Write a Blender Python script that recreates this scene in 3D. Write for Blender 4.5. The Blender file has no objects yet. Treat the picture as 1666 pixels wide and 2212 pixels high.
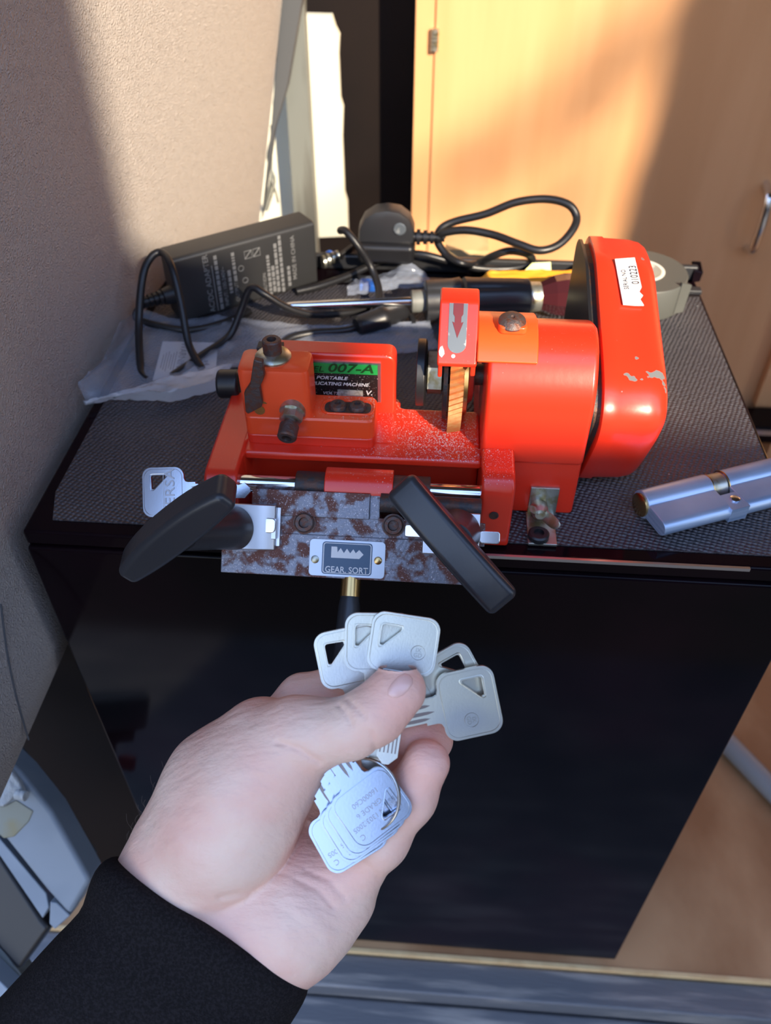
import bpy, bmesh, math, random
import numpy as np
from mathutils import Vector, Matrix
random.seed(4)
S = bpy.context.scene
col = S.collection
# ------------------------------------------------------------ camera
FPX = 1794.0; CX, CY = 833.0, 1106.0
YAW = math.radians(4.07); PITCH = math.radians(43.14)
T = 0.60                                   # height of the fridge top
CAM = Vector((0, 0, T + 0.335))
FH = Vector((-math.sin(YAW), math.cos(YAW), 0))
FW = FH * math.cos(PITCH) - Vector((0, 0, 1)) * math.sin(PITCH)
RT = Vector((math.cos(YAW), math.sin(YAW), 0))
UP = RT.cross(FW)
cd = bpy.data.cameras.new('camera'); cam = bpy.data.objects.new('camera', cd); col.objects.link(cam)
cd.sensor_fit = 'VERTICAL'; cd.sensor_height = 36; cd.lens = FPX / 2212 * 36
cd.clip_start = 0.01; cd.clip_end = 100
cam.matrix_world = Matrix(((RT.x, UP.x, -FW.x, CAM.x), (RT.y, UP.y, -FW.y, CAM.y), (RT.z, UP.z, -FW.z, CAM.z), (0, 0, 0, 1)))
cd.dof.use_dof = True; cd.dof.focus_distance = 0.405; cd.dof.aperture_fstop = 10.0
S.camera = cam
# ------------------------------------------------------------ world, sun, exposure
S.view_settings.view_transform = 'Standard'; S.view_settings.look = 'None'
S.view_settings.gamma = 1; S.view_settings.use_curve_mapping = False
S.view_settings.exposure = 0.14
W = bpy.data.worlds.new('sky'); S.world = W; W.use_nodes = True
wn = W.node_tree; wn.nodes.clear()
wo = wn.nodes.new('ShaderNodeOutputWorld'); wb = wn.nodes.new('ShaderNodeBackground')
wtc = wn.nodes.new('ShaderNodeTexCoord'); wsx = wn.nodes.new('ShaderNodeSeparateXYZ'); wr = wn.nodes.new('ShaderNodeValToRGB')
wn.links.new(wtc.outputs['Generated'], wsx.inputs[0]); 
wm = wn.nodes.new('ShaderNodeMath'); wm.operation = 'MULTIPLY_ADD'; wm.inputs[1].default_value = 0.5; wm.inputs[2].default_value = 0.5
wn.links.new(wsx.outputs['Z'], wm.inputs[0]); wn.links.new(wm.outputs[0], wr.inputs[0]); wn.links.new(wr.outputs[0], wb.inputs[0]); wn.links.new(wb.outputs[0], wo.inputs[0])
cr = wr.color_ramp
cr.elements[0].position = 0.0; cr.elements[0].color = (0.05, 0.05, 0.05, 1)
cr.elements[1].position = 1.0; cr.elements[1].color = (0.26, 0.44, 0.90, 1)
for p_, c_ in ((0.47, (0.08, 0.08, 0.08, 1)), (0.53, (0.78, 0.78, 0.74, 1)), (0.72, (0.50, 0.66, 1.0, 1))):
    e_ = cr.elements.new(p_); e_.color = c_
wb.inputs[1].default_value = 2.75
SUND = Vector((-0.45, 0.75, -0.48)).normalized()
sl = bpy.data.lights.new('sun', 'SUN'); sl.energy = 9.6; sl.color = (1.0, 0.85, 0.64); sl.angle = math.radians(1.1)
so = bpy.data.objects.new('sun', sl); col.objects.link(so); so.rotation_euler = SUND.to_track_quat('-Z', 'Y').to_euler()

def ray(x, y): return FW + RT * ((x - CX) / FPX) - UP * ((y - CY) / FPX)
def at(x, y, ax, v):
    d = ray(x, y); return CAM + d * ((v - CAM[ax]) / d[ax])
def atd(x, y, dep): return CAM + ray(x, y) * dep
def atz(x, y, mm): return at(x, y, 2, T + mm * 0.001)
def M(x, y, z): return Vector((x * .001, y * .001, T + z * .001))
def CV(x, y, z): return (RT * x + UP * y - FW * z).normalized()

# ------------------------------------------------------------ materials
def mat(name, color, rough=0.5, metal=0.0, c2=None, nscale=20, nlo=.45, nhi=.6, bump=0, bscale=200, coat=0, spec=.5, alpha=1, sss=0, ndetail=4, trans=0, stretch=None, emit=None, r2=None, m2=None, bdist=.0006):
    m = bpy.data.materials.new(name); m.use_nodes = True
    nt = m.node_tree; b = nt.nodes['Principled BSDF']
    b.inputs['Base Color'].default_value = (*color, 1); b.inputs['Roughness'].default_value = rough
    b.inputs['Metallic'].default_value = metal; b.inputs['Specular IOR Level'].default_value = spec
    b.inputs['Coat Weight'].default_value = coat; b.inputs['Coat Roughness'].default_value = .15
    b.inputs['Alpha'].default_value = alpha; b.inputs['Transmission Weight'].default_value = trans
    if sss:
        b.inputs['Subsurface Weight'].default_value = sss; b.inputs['Subsurface Radius'].default_value = (1, .35, .2)
        b.inputs['Subsurface Scale'].default_value = .004
    tc = nt.nodes.new('ShaderNodeTexCoord'); src = tc.outputs['Object']
    if stretch:
        mp = nt.nodes.new('ShaderNodeMapping'); mp.inputs['Scale'].default_value = stretch
        nt.links.new(src, mp.inputs[0]); src = mp.outputs[0]
    if c2:
        n = nt.nodes.new('ShaderNodeTexNoise'); n.inputs['Scale'].default_value = nscale; n.inputs['Detail'].default_value = ndetail
        nt.links.new(src, n.inputs['Vector'])
        r = nt.nodes.new('ShaderNodeMapRange'); r.inputs[1].default_value = nlo; r.inputs[2].default_value = nhi; r.clamp = True
        nt.links.new(n.outputs['Fac'], r.inputs[0])
        mx = nt.nodes.new('ShaderNodeMix'); mx.data_type = 'RGBA'; mx.inputs[6].default_value = (*color, 1); mx.inputs[7].default_value = (*c2, 1)
        nt.links.new(r.outputs[0], mx.inputs[0]); nt.links.new(mx.outputs[2], b.inputs['Base Color'])
        for v2, nm, v1 in ((r2, 'Roughness', rough), (m2, 'Metallic', metal)):
            if v2 is not None:
                q = nt.nodes.new('ShaderNodeMapRange'); q.inputs[3].default_value = v1; q.inputs[4].default_value = v2
                nt.links.new(r.outputs[0], q.inputs[0]); nt.links.new(q.outputs[0], b.inputs[nm])
    if bump:
        n = nt.nodes.new('ShaderNodeTexNoise'); n.inputs['Scale'].default_value = bscale; n.inputs['Detail'].default_value = 5
        nt.links.new(src, n.inputs['Vector'])
        bp = nt.nodes.new('ShaderNodeBump'); bp.inputs['Strength'].default_value = bump; bp.inputs['Distance'].default_value = bdist
        nt.links.new(n.outputs['Fac'], bp.inputs['Height']); nt.links.new(bp.outputs[0], b.inputs['Normal'])
    return m
def bsdf(m): return m.node_tree.nodes['Principled BSDF']
def add_speckle(m, color, scale=900, lo=.66, hi=.7, metal=.6, mask=None):
    """metal filings: small bright specks; mask=(center, radius) limits them to where the cutter throws them"""
    nt = m.node_tree; b = bsdf(m)
    tc = nt.nodes.new('ShaderNodeTexCoord')
    n = nt.nodes.new('ShaderNodeTexNoise'); n.inputs['Scale'].default_value = scale; n.inputs['Detail'].default_value = 2
    nt.links.new(tc.outputs['Object'], n.inputs['Vector'])
    fac_in = n.outputs['Fac']
    if mask:
        ge = nt.nodes.new('ShaderNodeNewGeometry'); d = nt.nodes.new('ShaderNodeVectorMath'); d.operation = 'DISTANCE'
        d.inputs[1].default_value = mask[0]; nt.links.new(ge.outputs['Position'], d.inputs[0])
        q = nt.nodes.new('ShaderNodeMapRange'); q.inputs[1].default_value = 0; q.inputs[2].default_value = mask[1]; q.inputs[3].default_value = .07; q.inputs[4].default_value = -.12
        nt.links.new(d.outputs['Value'], q.inputs[0])
        sm = nt.nodes.new('ShaderNodeSeparateXYZ'); nt.links.new(ge.outputs['Normal'], sm.inputs[0])
        q2 = nt.nodes.new('ShaderNodeMapRange'); q2.inputs[1].default_value = .2; q2.inputs[2].default_value = .75; q2.inputs[3].default_value = -.2; q2.inputs[4].default_value = 0
        nt.links.new(sm.outputs['Z'], q2.inputs[0])
        a = nt.nodes.new('ShaderNodeMath'); a.operation = 'ADD'; nt.links.new(q.outputs[0], a.inputs[0]); nt.links.new(q2.outputs[0], a.inputs[1])
        a2 = nt.nodes.new('ShaderNodeMath'); a2.operation = 'ADD'; nt.links.new(a.outputs[0], a2.inputs[0]); nt.links.new(fac_in, a2.inputs[1]); fac_in = a2.outputs[0]
    r = nt.nodes.new('ShaderNodeMapRange'); r.inputs[1].default_value = lo; r.inputs[2].default_value = hi
    nt.links.new(fac_in, r.inputs[0])
    mx = nt.nodes.new('ShaderNodeMix'); mx.data_type = 'RGBA'; mx.inputs[7].default_value = (*color, 1)
    old = b.inputs['Base Color']
    if old.is_linked:
        nt.links.new(old.links[0].from_socket, mx.inputs[6])
    else: mx.inputs[6].default_value = old.default_value
    nt.links.new(r.outputs[0], mx.inputs[0]); nt.links.new(mx.outputs[2], b.inputs['Base Color'])
    return m
RED = (.74, .030, .010)
m_red = mat('red_paint', RED, .32, coat=.35, bump=.25, bscale=260, bdist=.0002)
add_speckle(m_red, (.62, .5, .5), 1500, .612, .65, mask=(M(8, 372, 42), .075))
m_redtop = mat('red_paint_cover', RED, .33, coat=.3, bump=.25, bscale=260, bdist=.0002)
add_speckle(m_redtop, (.17, .17, .17), 110, .60, .61, mask=(M(120, 372, 78), .045))
m_orange = mat('orange_red_paint', (.86, .075, .016), .36, coat=.25, bump=.2, bscale=300, bdist=.0002)
add_speckle(m_orange, (.62, .5, .45), 1500, .62, .66, mask=(M(-20, 380, 55), .07))
m_saddle = mat('orange_paint', (.88, .085, .015), .35, coat=.25, bump=.2, bscale=300, bdist=.0002)
m_rust = mat('rusty_steel', (.21, .215, .25), .40, .45, c2=(.15, .062, .048), nscale=120, nlo=.47, nhi=.56, ndetail=10, bump=.6, bscale=500, r2=.85, m2=.05)
add_speckle(m_rust, (.55, .5, .52), 1400, .63, .68)
m_iron = mat('dark_iron', (.05, .048, .05), .5, .5, c2=(.10, .05, .035), nscale=200, bump=.5, bscale=700)
m_rustbolt = mat('rusty_bolt', (.11, .085, .08), .5, .6, c2=(.14, .06, .04), nscale=400, bump=.6, bscale=900)
m_chrome = mat('chrome', (.75, .76, .78), .12, 1.0)
m_alu = mat('satin_metal', (.62, .63, .65), .34, 1.0, bump=.15, bscale=800, bdist=.0001)
m_zinc = mat('zinc', (.55, .56, .5), .35, .9, c2=(.40, .36, .22), nscale=150)
m_brassy = mat('brass_teeth', (.40, .19, .07), .5, .6, c2=(.42, .15, .05), nscale=300)
m_brass = mat('brass', (.60, .40, .16), .25, 1.0)
m_blk = mat('black_plastic', (.012, .012, .014), .38, bump=.2, bscale=500, bdist=.0002)
m_blks = mat('satin_black_knob', (.026, .027, .031), .34, bump=.25, bscale=300, bdist=.0003)
m_gloss = mat('gloss_black', (.003, .002, .003), .10, c2=(.008, .003, .005), nscale=5, spec=.12)
m_white = mat('white_print', (.75, .75, .74), .5)
m_grayprint = mat('grey_print', (.20, .20, .20), .5)
m_dkgreen = mat('dark_green_print', (.005, .05, .01), .4)
m_green = mat('green_sign', (.015, .30, .06), .35)
m_sign = mat('black_sign', (.012, .012, .012), .3)
add_speckle(m_sign, (.55, .5, .48), 1300, .66, .7)
m_blue = mat('blue_sign', (.035, .085, .16), .35)
m_plate = mat('nameplate_metal', (.62, .68, .76), .35, .3)
m_dkred = mat('arrow_red', (.13, .006, .008), .4)
m_grey = mat('arrow_grey', (.12, .14, .16), .4, .1, c2=(.3, .32, .32), nscale=150, nlo=.62, nhi=.68)
m_paper = mat('paper', (.62, .62, .64), .7)
m_skin = mat('skin', (.88, .63, .50), .46, c2=(.86, .51, .40), nscale=26, nlo=.40, nhi=.66, bump=.8, bscale=420, sss=.08, spec=.35, ndetail=5, bdist=.00035)
m_nail = mat('fingernail', (.82, .50, .43), .25, spec=.5, coat=.3)
m_knit = mat('black_knit', (.010, .0085, .009), .95, c2=(.019, .016, .017), nscale=900, bump=.9, bscale=1500, spec=.15, bdist=.0008)
m_keyn = mat('nickel_key', (.72, .70, .58), .32, 1.0, c2=(.56, .57, .55), nscale=38, nlo=.42, nhi=.66, ndetail=1, bump=.35, bscale=1300, bdist=.00008)
m_keys = mat('silver_key', (.50, .56, .66), .20, 1.0, bump=.15, bscale=900, bdist=.00006)
m_keyd = mat('key_groove', (.26, .21, .19), .35, .9)
m_ring = mat('ring_steel', (.55, .54, .52), .2, 1.0)
m_wood = mat('cupboard_wood', (.74, .385, .185), .42, c2=(.68, .34, .155), nscale=3, nlo=.35, nhi=.65, stretch=(9, 9, .8), ndetail=6, spec=.35)
m_wooddk = mat('dark_gap', (.10, .045, .02), .7)
m_woodpale = mat('pale_offcut', (.70, .50, .26), .6, c2=(.6, .4, .2), nscale=30)
m_ply = mat('plywood_floor', (.33, .165, .075), .6, c2=(.50, .29, .145), nscale=6, nlo=.38, nhi=.62, stretch=(1.6, 1, 1), ndetail=8, bump=.3, bscale=60, spec=.3)
m_vinyl = mat('cream_vinyl', (.44, .40, .375), .50, spec=.4)
m_seal = mat('grey_rubber', (.07, .075, .085), .6)
m_cream = mat('cream_board', (.68, .66, .54), .6)
m_post = mat('grey_post', (.16, .17, .16), .5, c2=(.11, .11, .10), nscale=8, stretch=(6, 6, .6))
m_back = mat('dark_bulkhead', (.006, .004, .004), .7, c2=(.010, .006, .005), nscale=3, spec=.15)
m_tape = mat('grey_tape', (.085, .088, .08), .45)
m_core = mat('tape_core', (.80, .76, .66), .6)
m_yel = mat('orange_packet', (.80, .34, .03), .35, c2=(.85, .46, .08), nscale=25)
m_ytab = mat('yellow_tape', (.70, .72, .30), .4)
m_bluep = mat('blue_plastic', (.01, .16, .75), .3)
m_navy = mat('dark_red_gloss', (.05, .012, .016), .08, coat=.6)
m_bag = mat('clear_polythene', (.55, .62, .78), .18, alpha=.17, spec=.9, bump=.8, bscale=35, bdist=.004)
m_bagr = mat('folded_polythene', (.72, .74, .80), .25, alpha=.38, spec=.9, bump=.8, bscale=45, bdist=.004)
m_sill = mat('scuffed_sill', (.13, .135, .15), .5, .1, c2=(.42, .39, .36), nscale=11, nlo=.48, nhi=.75, stretch=(.7, 7, 3), ndetail=9, bump=.4, bscale=90, bdist=.001)
m_paint = mat('pale_blue_paint', (.22, .26, .31), .4, c2=(.18, .22, .27), nscale=12)
m_stain = mat('stained_paint', (.22, .23, .19), .5, c2=(.24, .20, .09), nscale=25)
m_sealant = mat('sealant', (.34, .37, .40), .6, bump=1, bscale=160, bdist=.003)
m_pipe = mat('grey_pipe', (.25, .26, .27), .4)
m_redpl = mat('red_plastic', (.55, .02, .02), .4)
m_lockface = mat('brushed_lock', (.50, .62, .80), .33, .55, c2=(.30, .42, .62), nscale=14, nlo=.4, nhi=.6, stretch=(1, 1, 30))
m_asph = mat('asphalt', (.022, .018, .015), .9)
m_case = mat('adapter_case', (.030, .030, .031), .42, bump=.3, bscale=900, bdist=.0002)
m_volt = mat('voltage_label', (.42, .42, .36), .5, c2=(.25, .25, .2), nscale=500)
# leather grain of the side lining
nt = m_vinyl.node_tree; b_ = bsdf(m_vinyl); tc_ = nt.nodes.new('ShaderNodeTexCoord')
v_ = nt.nodes.new('ShaderNodeTexVoronoi'); v_.feature = 'DISTANCE_TO_EDGE'; v_.inputs['Scale'].default_value = 500
n_ = nt.nodes.new('ShaderNodeTexNoise'); n_.inputs['Scale'].default_value = 160; n_.inputs['Detail'].default_value = 3
vm = nt.nodes.new('ShaderNodeVectorMath'); vm.operation = 'MULTIPLY_ADD'; vm.inputs[1].default_value = (.006, .006, .006)
nt.links.new(tc_.outputs['Object'], n_.inputs['Vector']); nt.links.new(n_.outputs['Color'], vm.inputs[0]); nt.links.new(tc_.outputs['Object'], vm.inputs[2]); nt.links.new(vm.outputs[0], v_.inputs['Vector'])
bp_ = nt.nodes.new('ShaderNodeBump'); bp_.inputs['Strength'].default_value = .9; bp_.inputs['Distance'].default_value = .0016
nt.links.new(v_.outputs['Distance'], bp_.inputs['Height']); nt.links.new(bp_.outputs[0], b_.inputs['Normal'])
# skin: fingertips pinker than the heel of the hand, plus faint larger wrinkles
nt = m_skin.node_tree; b_ = bsdf(m_skin); old = b_.inputs['Base Color'].links[0].from_socket
ge = nt.nodes.new('ShaderNodeNewGeometry'); prev = old
for tip_, rad_ in ((atd(925, 1650, .345), .038), (atd(870, 1500, .33), .030), (atd(930, 1590, .36), .03), (atd(690, 1860, .37), .035)):
    d_ = nt.nodes.new('ShaderNodeVectorMath'); d_.operation = 'DISTANCE'; d_.inputs[1].default_value = tip_; nt.links.new(ge.outputs['Position'], d_.inputs[0])
    q_ = nt.nodes.new('ShaderNodeMapRange'); q_.interpolation_type = 'SMOOTHSTEP'; q_.inputs[1].default_value = 0; q_.inputs[2].default_value = rad_; q_.inputs[3].default_value = .62; q_.inputs[4].default_value = 0
    nt.links.new(d_.outputs['Value'], q_.inputs[0]); mx_ = nt.nodes.new('ShaderNodeMix'); mx_.data_type = 'RGBA'; mx_.inputs[7].default_value = (.84, .38, .31, 1)
    nt.links.new(q_.outputs[0], mx_.inputs[0]); nt.links.new(prev, mx_.inputs[6]); prev = mx_.outputs[2]
nt.links.new(prev, b_.inputs['Base Color'])
tc_ = nt.nodes.new('ShaderNodeTexCoord'); mp_ = nt.nodes.new('ShaderNodeMapping'); mp_.inputs['Rotation'].default_value = (0, 0, -.9); mp_.inputs['Scale'].default_value = (1, 3.2, 1)
n_ = nt.nodes.new('ShaderNodeTexNoise'); n_.inputs['Scale'].default_value = 75; n_.inputs['Detail'].default_value = 6; nt.links.new(tc_.outputs['Object'], mp_.inputs[0]); nt.links.new(mp_.outputs[0], n_.inputs['Vector'])
bp_ = nt.nodes.new('ShaderNodeBump'); bp_.inputs['Strength'].default_value = .55; bp_.inputs['Distance'].default_value = .0016; nt.links.new(n_.outputs['Fac'], bp_.inputs['Height'])
ob_ = b_.inputs['Normal'].links[0].from_node; nt.links.new(bp_.outputs[0], ob_.inputs['Normal'])
# ribbed rubber mat: rows of small raised pips
m_mat = mat('ribbed_mat', (.060, .056, .064), .38, c2=(.080, .074, .080), nscale=12)
nt = m_mat.node_tree; b_ = bsdf(m_mat); tc_ = nt.nodes.new('ShaderNodeTexCoord')
mp_ = nt.nodes.new('ShaderNodeMapping'); mp_.inputs['Rotation'].default_value = (0, 0, .32); mp_.inputs['Scale'].default_value = (1, 1.25, 1)
v_ = nt.nodes.new('ShaderNodeTexVoronoi'); v_.inputs['Scale'].default_value = 330; v_.inputs['Randomness'].default_value = .25
nt.links.new(tc_.outputs['Object'], mp_.inputs[0]); nt.links.new(mp_.outputs[0], v_.inputs['Vector'])
bp_ = nt.nodes.new('ShaderNodeBump'); bp_.invert = True; bp_.inputs['Strength'].default_value = 1.0; bp_.inputs['Distance'].default_value = .0022
nt.links.new(v_.outputs['Distance'], bp_.inputs['Height']); nt.links.new(bp_.outputs[0], b_.inputs['Normal'])
add_speckle(m_mat, (.5, .5, .5), 420, .76, .78)

# ------------------------------------------------------------ mesh helpers
def frame(d):
    d = d.normalized(); a = Vector((0, 0, 1)) if abs(d.z) < .9 else Vector((1, 0, 0))
    u = d.cross(a).normalized(); return u, d.cross(u).normalized()
class MB:
    def __init__(s): s.bm = bmesh.new()
    def quadbox(s, pts):
        v = [s.bm.verts.new(p) for p in pts]
        for f in ((3, 2, 1, 0), (4, 5, 6, 7), (0, 1, 5, 4), (1, 2, 6, 5), (2, 3, 7, 6), (3, 0, 4, 7)):
            s.bm.faces.new([v[i] for i in f])
        return s
    def box(s, lo, hi):
        (a, b, c), (d, e, f) = lo, hi
        return s.quadbox([(a, b, c), (d, b, c), (d, e, c), (a, e, c), (a, b, f), (d, b, f), (d, e, f), (a, e, f)])
    def mbox(s, x0, x1, y0, y1, z0, z1): return s.box(M(x0, y0, z0), M(x1, y1, z1))
    def obox(s, c, ex, ey, ez):     # oriented: half vectors
        return s.quadbox([c + ex * i + ey * j + ez * k for i, j, k in ((-1, -1, -1), (1, -1, -1), (1, 1, -1), (-1, 1, -1), (-1, -1, 1), (1, -1, 1), (1, 1, 1), (-1, 1, 1))])
    def rings(s, R, cap=True, closed=False):
        V = [[s.bm.verts.new(p) for p in r] for r in R]; n = len(R[0])
        for i in range(len(V) - (0 if closed else 1)):
            a, b = V[i], V[(i + 1) % len(V)]
            for k in range(n): s.bm.faces.new((a[k], a[(k + 1) % n], b[(k + 1) % n], b[k]))
        if cap and not closed:
            s.bm.faces.new(V[0][::-1]); s.bm.faces.new(V[-1])
        return s
    def lathe(s, p0, axis, prof, n=32, ref=None):   # prof: (distance along axis, radius)
        a = axis.normalized(); u, v = frame(a)
        if ref: u = (ref - a * ref.dot(a)).normalized(); v = a.cross(u)
        return s.rings([[p0 + a * h + (u * math.cos(2 * math.pi * k / n) + v * math.sin(2 * math.pi * k / n)) * max(r, 1e-5) for k in range(n)] for h, r in prof])
    def cyl(s, p0, p1, r, r1=None, n=32, ref=None):
        L = (p1 - p0).length; r1 = r if r1 is None else r1
        return s.lathe(p0, p1 - p0, ((0, r), (L, r1)), n, ref)
    def tube(s, pts, r, n=12, closed=False, sub=6):
        P = [Vector(p) for p in pts]; Q = []
        m = len(P)
        for i in range(m if closed else m - 1):
            g = (lambda k: P[k % m]) if closed else (lambda k: P[min(max(k, 0), m - 1)])
            p0, p1, p2, p3 = g(i - 1), g(i), g(i + 1), g(i + 2)
            for t in range(sub):
                t /= sub; Q.append(.5 * ((2 * p1) + (p2 - p0) * t + (2 * p0 - 5 * p1 + 4 * p2 - p3) * t * t + (3 * p1 - p0 - 3 * p2 + p3) * t ** 3))
        if not closed: Q.append(P[-1])
        R = []; u = None
        for i, q in enumerate(Q):
            d = (Q[(i + 1) % len(Q)] - Q[i - 1]) if closed else (Q[min(i + 1, len(Q) - 1)] - Q[max(i - 1, 0)])
            d.normalize()
            if u is None: u, _ = frame(d)
            u = (u - d * u.dot(d)).normalized(); v = d.cross(u)
            rr = r if not callable(r) else r(i / (len(Q) - 1))
            R.append([q + (u * math.cos(2 * math.pi * k / n) + v * math.sin(2 * math.pi * k / n)) * rr for k in range(n)])
        return s.rings(R, closed=closed)
    def prism(s, poly, o, u, v, w, holes=()):       # polygon (a,b) in plane (u,v) at o, extruded by w
        bm = s.bm; edges = []; loops = []
        for lp in (poly,) + tuple(holes):
            vs = [bm.verts.new(o + u * a + v * b) for a, b in lp]
            loops.append(vs); edges += [bm.edges.new((vs[i], vs[(i + 1) % len(vs)])) for i in range(len(vs))]
        if holes:
            g = bmesh.ops.triangle_fill(bm, edges=edges, use_beauty=True, normal=u.cross(v)); faces = [f for f in g['geom'] if isinstance(f, bmesh.types.BMFace)]
        else: faces = [bm.faces.new(loops[0])]
        mp = {}
        for vs in loops:
            for q in vs: mp[q] = bm.verts.new(q.co + w)
        for f in faces: bm.faces.new([mp[q] for q in reversed(f.verts)])
        for vs in loops:
            n = len(vs)
            for i in range(n): bm.faces.new((vs[i], vs[(i + 1) % n], mp[vs[(i + 1) % n]], mp[vs[i]]))
        return s
    def ball(s, c, rx, u=Vector((1, 0, 0)), v=Vector((0, 1, 0)), w=Vector((0, 0, 1)), n=16):
        R = []
        for i in range(1, n // 2):
            t = math.pi * i / (n // 2)
            R.append([c + (u * math.cos(2 * math.pi * k / n) + v * math.sin(2 * math.pi * k / n)) * math.sin(t) * rx - w * math.cos(t) * rx for k in range(n)])
        return s.rings(R)
    def text(s, txt, o, r, u, size, depth=.0002, align='CENTER', shear=0, sx=1.0, bold=0.0):
        c = bpy.data.curves.new('t', 'FONT'); c.body = txt; c.size = 1; c.extrude = 0; c.align_x = align; c.align_y = 'CENTER'; c.shear = shear; c.resolution_u = 3; c.offset = bold
        ob = bpy.data.objects.new('t', c); col.objects.link(ob)
        dg = bpy.context.evaluated_depsgraph_get(); me = bpy.data.meshes.new_from_object(ob.evaluated_get(dg))
        r = r.normalized(); u = u.normalized(); n = r.cross(u)
        bt = bmesh.new(); bt.from_mesh(me)
        for q in bt.verts: q.co = o + r * q.co.x * size * sx + u * q.co.y * size + n * depth
        me2 = bpy.data.meshes.new('t'); bt.to_mesh(me2); bt.free(); s.bm.from_mesh(me2)
        bpy.data.objects.remove(ob); bpy.data.curves.remove(c); bpy.data.meshes.remove(me); bpy.data.meshes.remove(me2)
        return s
    def build(s, name, m, parent=None, bevel=0, seg=2, smooth=True, ang=35, sub=0, fixn=True):
        if fixn: bmesh.ops.recalc_face_normals(s.bm, faces=s.bm.faces)
        me = bpy.data.meshes.new(name); 
        o = bpy.data.objects.new(name, me); col.objects.link(o)
        if parent:
            o.parent = parent; wm_ = parent['_w']; off = Vector(wm_)
            bmesh.ops.translate(s.bm, verts=s.bm.verts, vec=-off); o['_w'] = wm_
        else:
            xs = [v.co for v in s.bm.verts]
            lo = [min(p[i] for p in xs) for i in range(3)]; hi = [max(p[i] for p in xs) for i in range(3)]
            off = Vector(((lo[0] + hi[0]) / 2, (lo[1] + hi[1]) / 2, lo[2]))
            bmesh.ops.translate(s.bm, verts=s.bm.verts, vec=-off); o.location = off; o['_w'] = list(off)
        s.bm.to_mesh(me); s.bm.free(); me.materials.append(m)
        if smooth:
            me.polygons.foreach_set('use_smooth', [True] * len(me.polygons)); me.set_sharp_from_angle(angle=math.radians(ang))
        if bevel:
            b = o.modifiers.new('bevel', 'BEVEL'); b.width = bevel; b.segments = seg; b.limit_method = 'ANGLE'; b.angle_limit = math.radians(35); b.harden_normals = True
        if sub:
            q = o.modifiers.new('sub', 'SUBSURF'); q.levels = sub; q.render_levels = sub
        return o
def empty(name, loc, label=None, cat=None, group=None):
    o = bpy.data.objects.new(name, None); col.objects.link(o); o.location = loc; o['_w'] = list(loc); o.empty_display_size = .01
    return tag(o, label, cat, group)
def tag(o, label=None, cat=None, group=None, kind=None):
    for k, v in (('label', label), ('category', cat), ('group', group), ('kind', kind)):
        if v: o[k] = v
    return o
def rrect(w, h, r, n=6, cx=0, cy=0):
    P = []
    for sx, sy, a0 in ((1, 1, 0), (-1, 1, 90), (-1, -1, 180), (1, -1, 270)):
        for k in range(n + 1):
            a = math.radians(a0 + 90 * k / n); P.append((cx + sx * (w / 2 - r) + r * math.cos(a), cy + sy * (h / 2 - r) + r * math.sin(a)))
    return P
def roundpoly(P, r, n=5):
    out = []; m = len(P)
    for i in range(m):
        p = Vector(P[i]); a = (Vector(P[i - 1]) - p); b = (Vector(P[(i + 1) % m]) - p)
        d = min(r, a.length * .45, b.length * .45); A = p + a.normalized() * d; B = p + b.normalized() * d
        for k in range(n + 1):
            t = k / n; q = A * (1 - t) ** 2 + p * 2 * t * (1 - t) + B * t * t; out.append((q.x, q.y))
    return out
X, Y, Z = Vector((1, 0, 0)), Vector((0, 1, 0)), Vector((0, 0, 1))
mm = .001
# ------------------------------------------------------------ the setting
def struct(o): o['kind'] = 'structure'; return o
def loft(cols, thick, name, m):     # cols: list of vertical polylines; thick vector pushes the back side
    mb = MB(); bm = mb.bm; n = len(cols[0])
    A = [[bm.verts.new(p) for p in c] for c in cols]; B = [[bm.verts.new(p + thick) for p in c] for c in cols]
    for i in range(len(cols) - 1):
        for k in range(n - 1):
            bm.faces.new((A[i][k], A[i + 1][k], A[i + 1][k + 1], A[i][k + 1])); bm.faces.new((B[i][k], B[i][k + 1], B[i + 1][k + 1], B[i + 1][k]))
        for k in (0, n - 1): bm.faces.new((A[i][k], A[i + 1][k], B[i + 1][k], B[i][k]))
    for i in (0, len(cols) - 1):
        for k in range(n - 1): bm.faces.new((A[i][k], A[i][k + 1], B[i][k + 1], B[i][k]))
    return mb.build(name, m)
eL = at(560, 480, 1, .95); eH = at(610, 0, 1, .95)
def edge_x(z): return eL.x + (eH.x - eL.x) * (z - eL.z) / (eH.z - eL.z)
cols = []
NC = 28
for i in range(NC + 1):
    y = .06 + (.95 - .06) * i / NC
    t = max(0, (y - .42) / .53); t = t * t * (3 - 2 * t) * .35 + t * .65
    c = []
    for k in range(27):
        z = T - .17 + .72 * k / 26
        x = -.248 * (1 - t) + edge_x(z) * t
        if k == 0: x -= .022; 
        if k == 1: x -= .006
        if y < .12: x -= .01
        c.append(Vector((x, y, z + (.004 if k == 0 else 0))))
    cols.append(c)
struct(loft(cols, Vector((-.05, 0, 0)), 'wall_left', m_vinyl))
# raised seam bead along the lining near its lower corner, part of the lining
struct(MB().tube([at(2, 1305, 0, -.2475), at(14, 1400, 0, -.2475), at(34, 1500, 0, -.2475), at(62, 1598, 0, -.2475)], .0006).build('trim_1', m_seal))
struct(MB().box((-.60, .322, -.02), (1.6, 1.45, 0)).build('floor', m_ply))
struct(MB().box((-.60, 1.17, 0), (.02, 1.20, 1.6)).build('wall_back', m_back))
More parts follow.
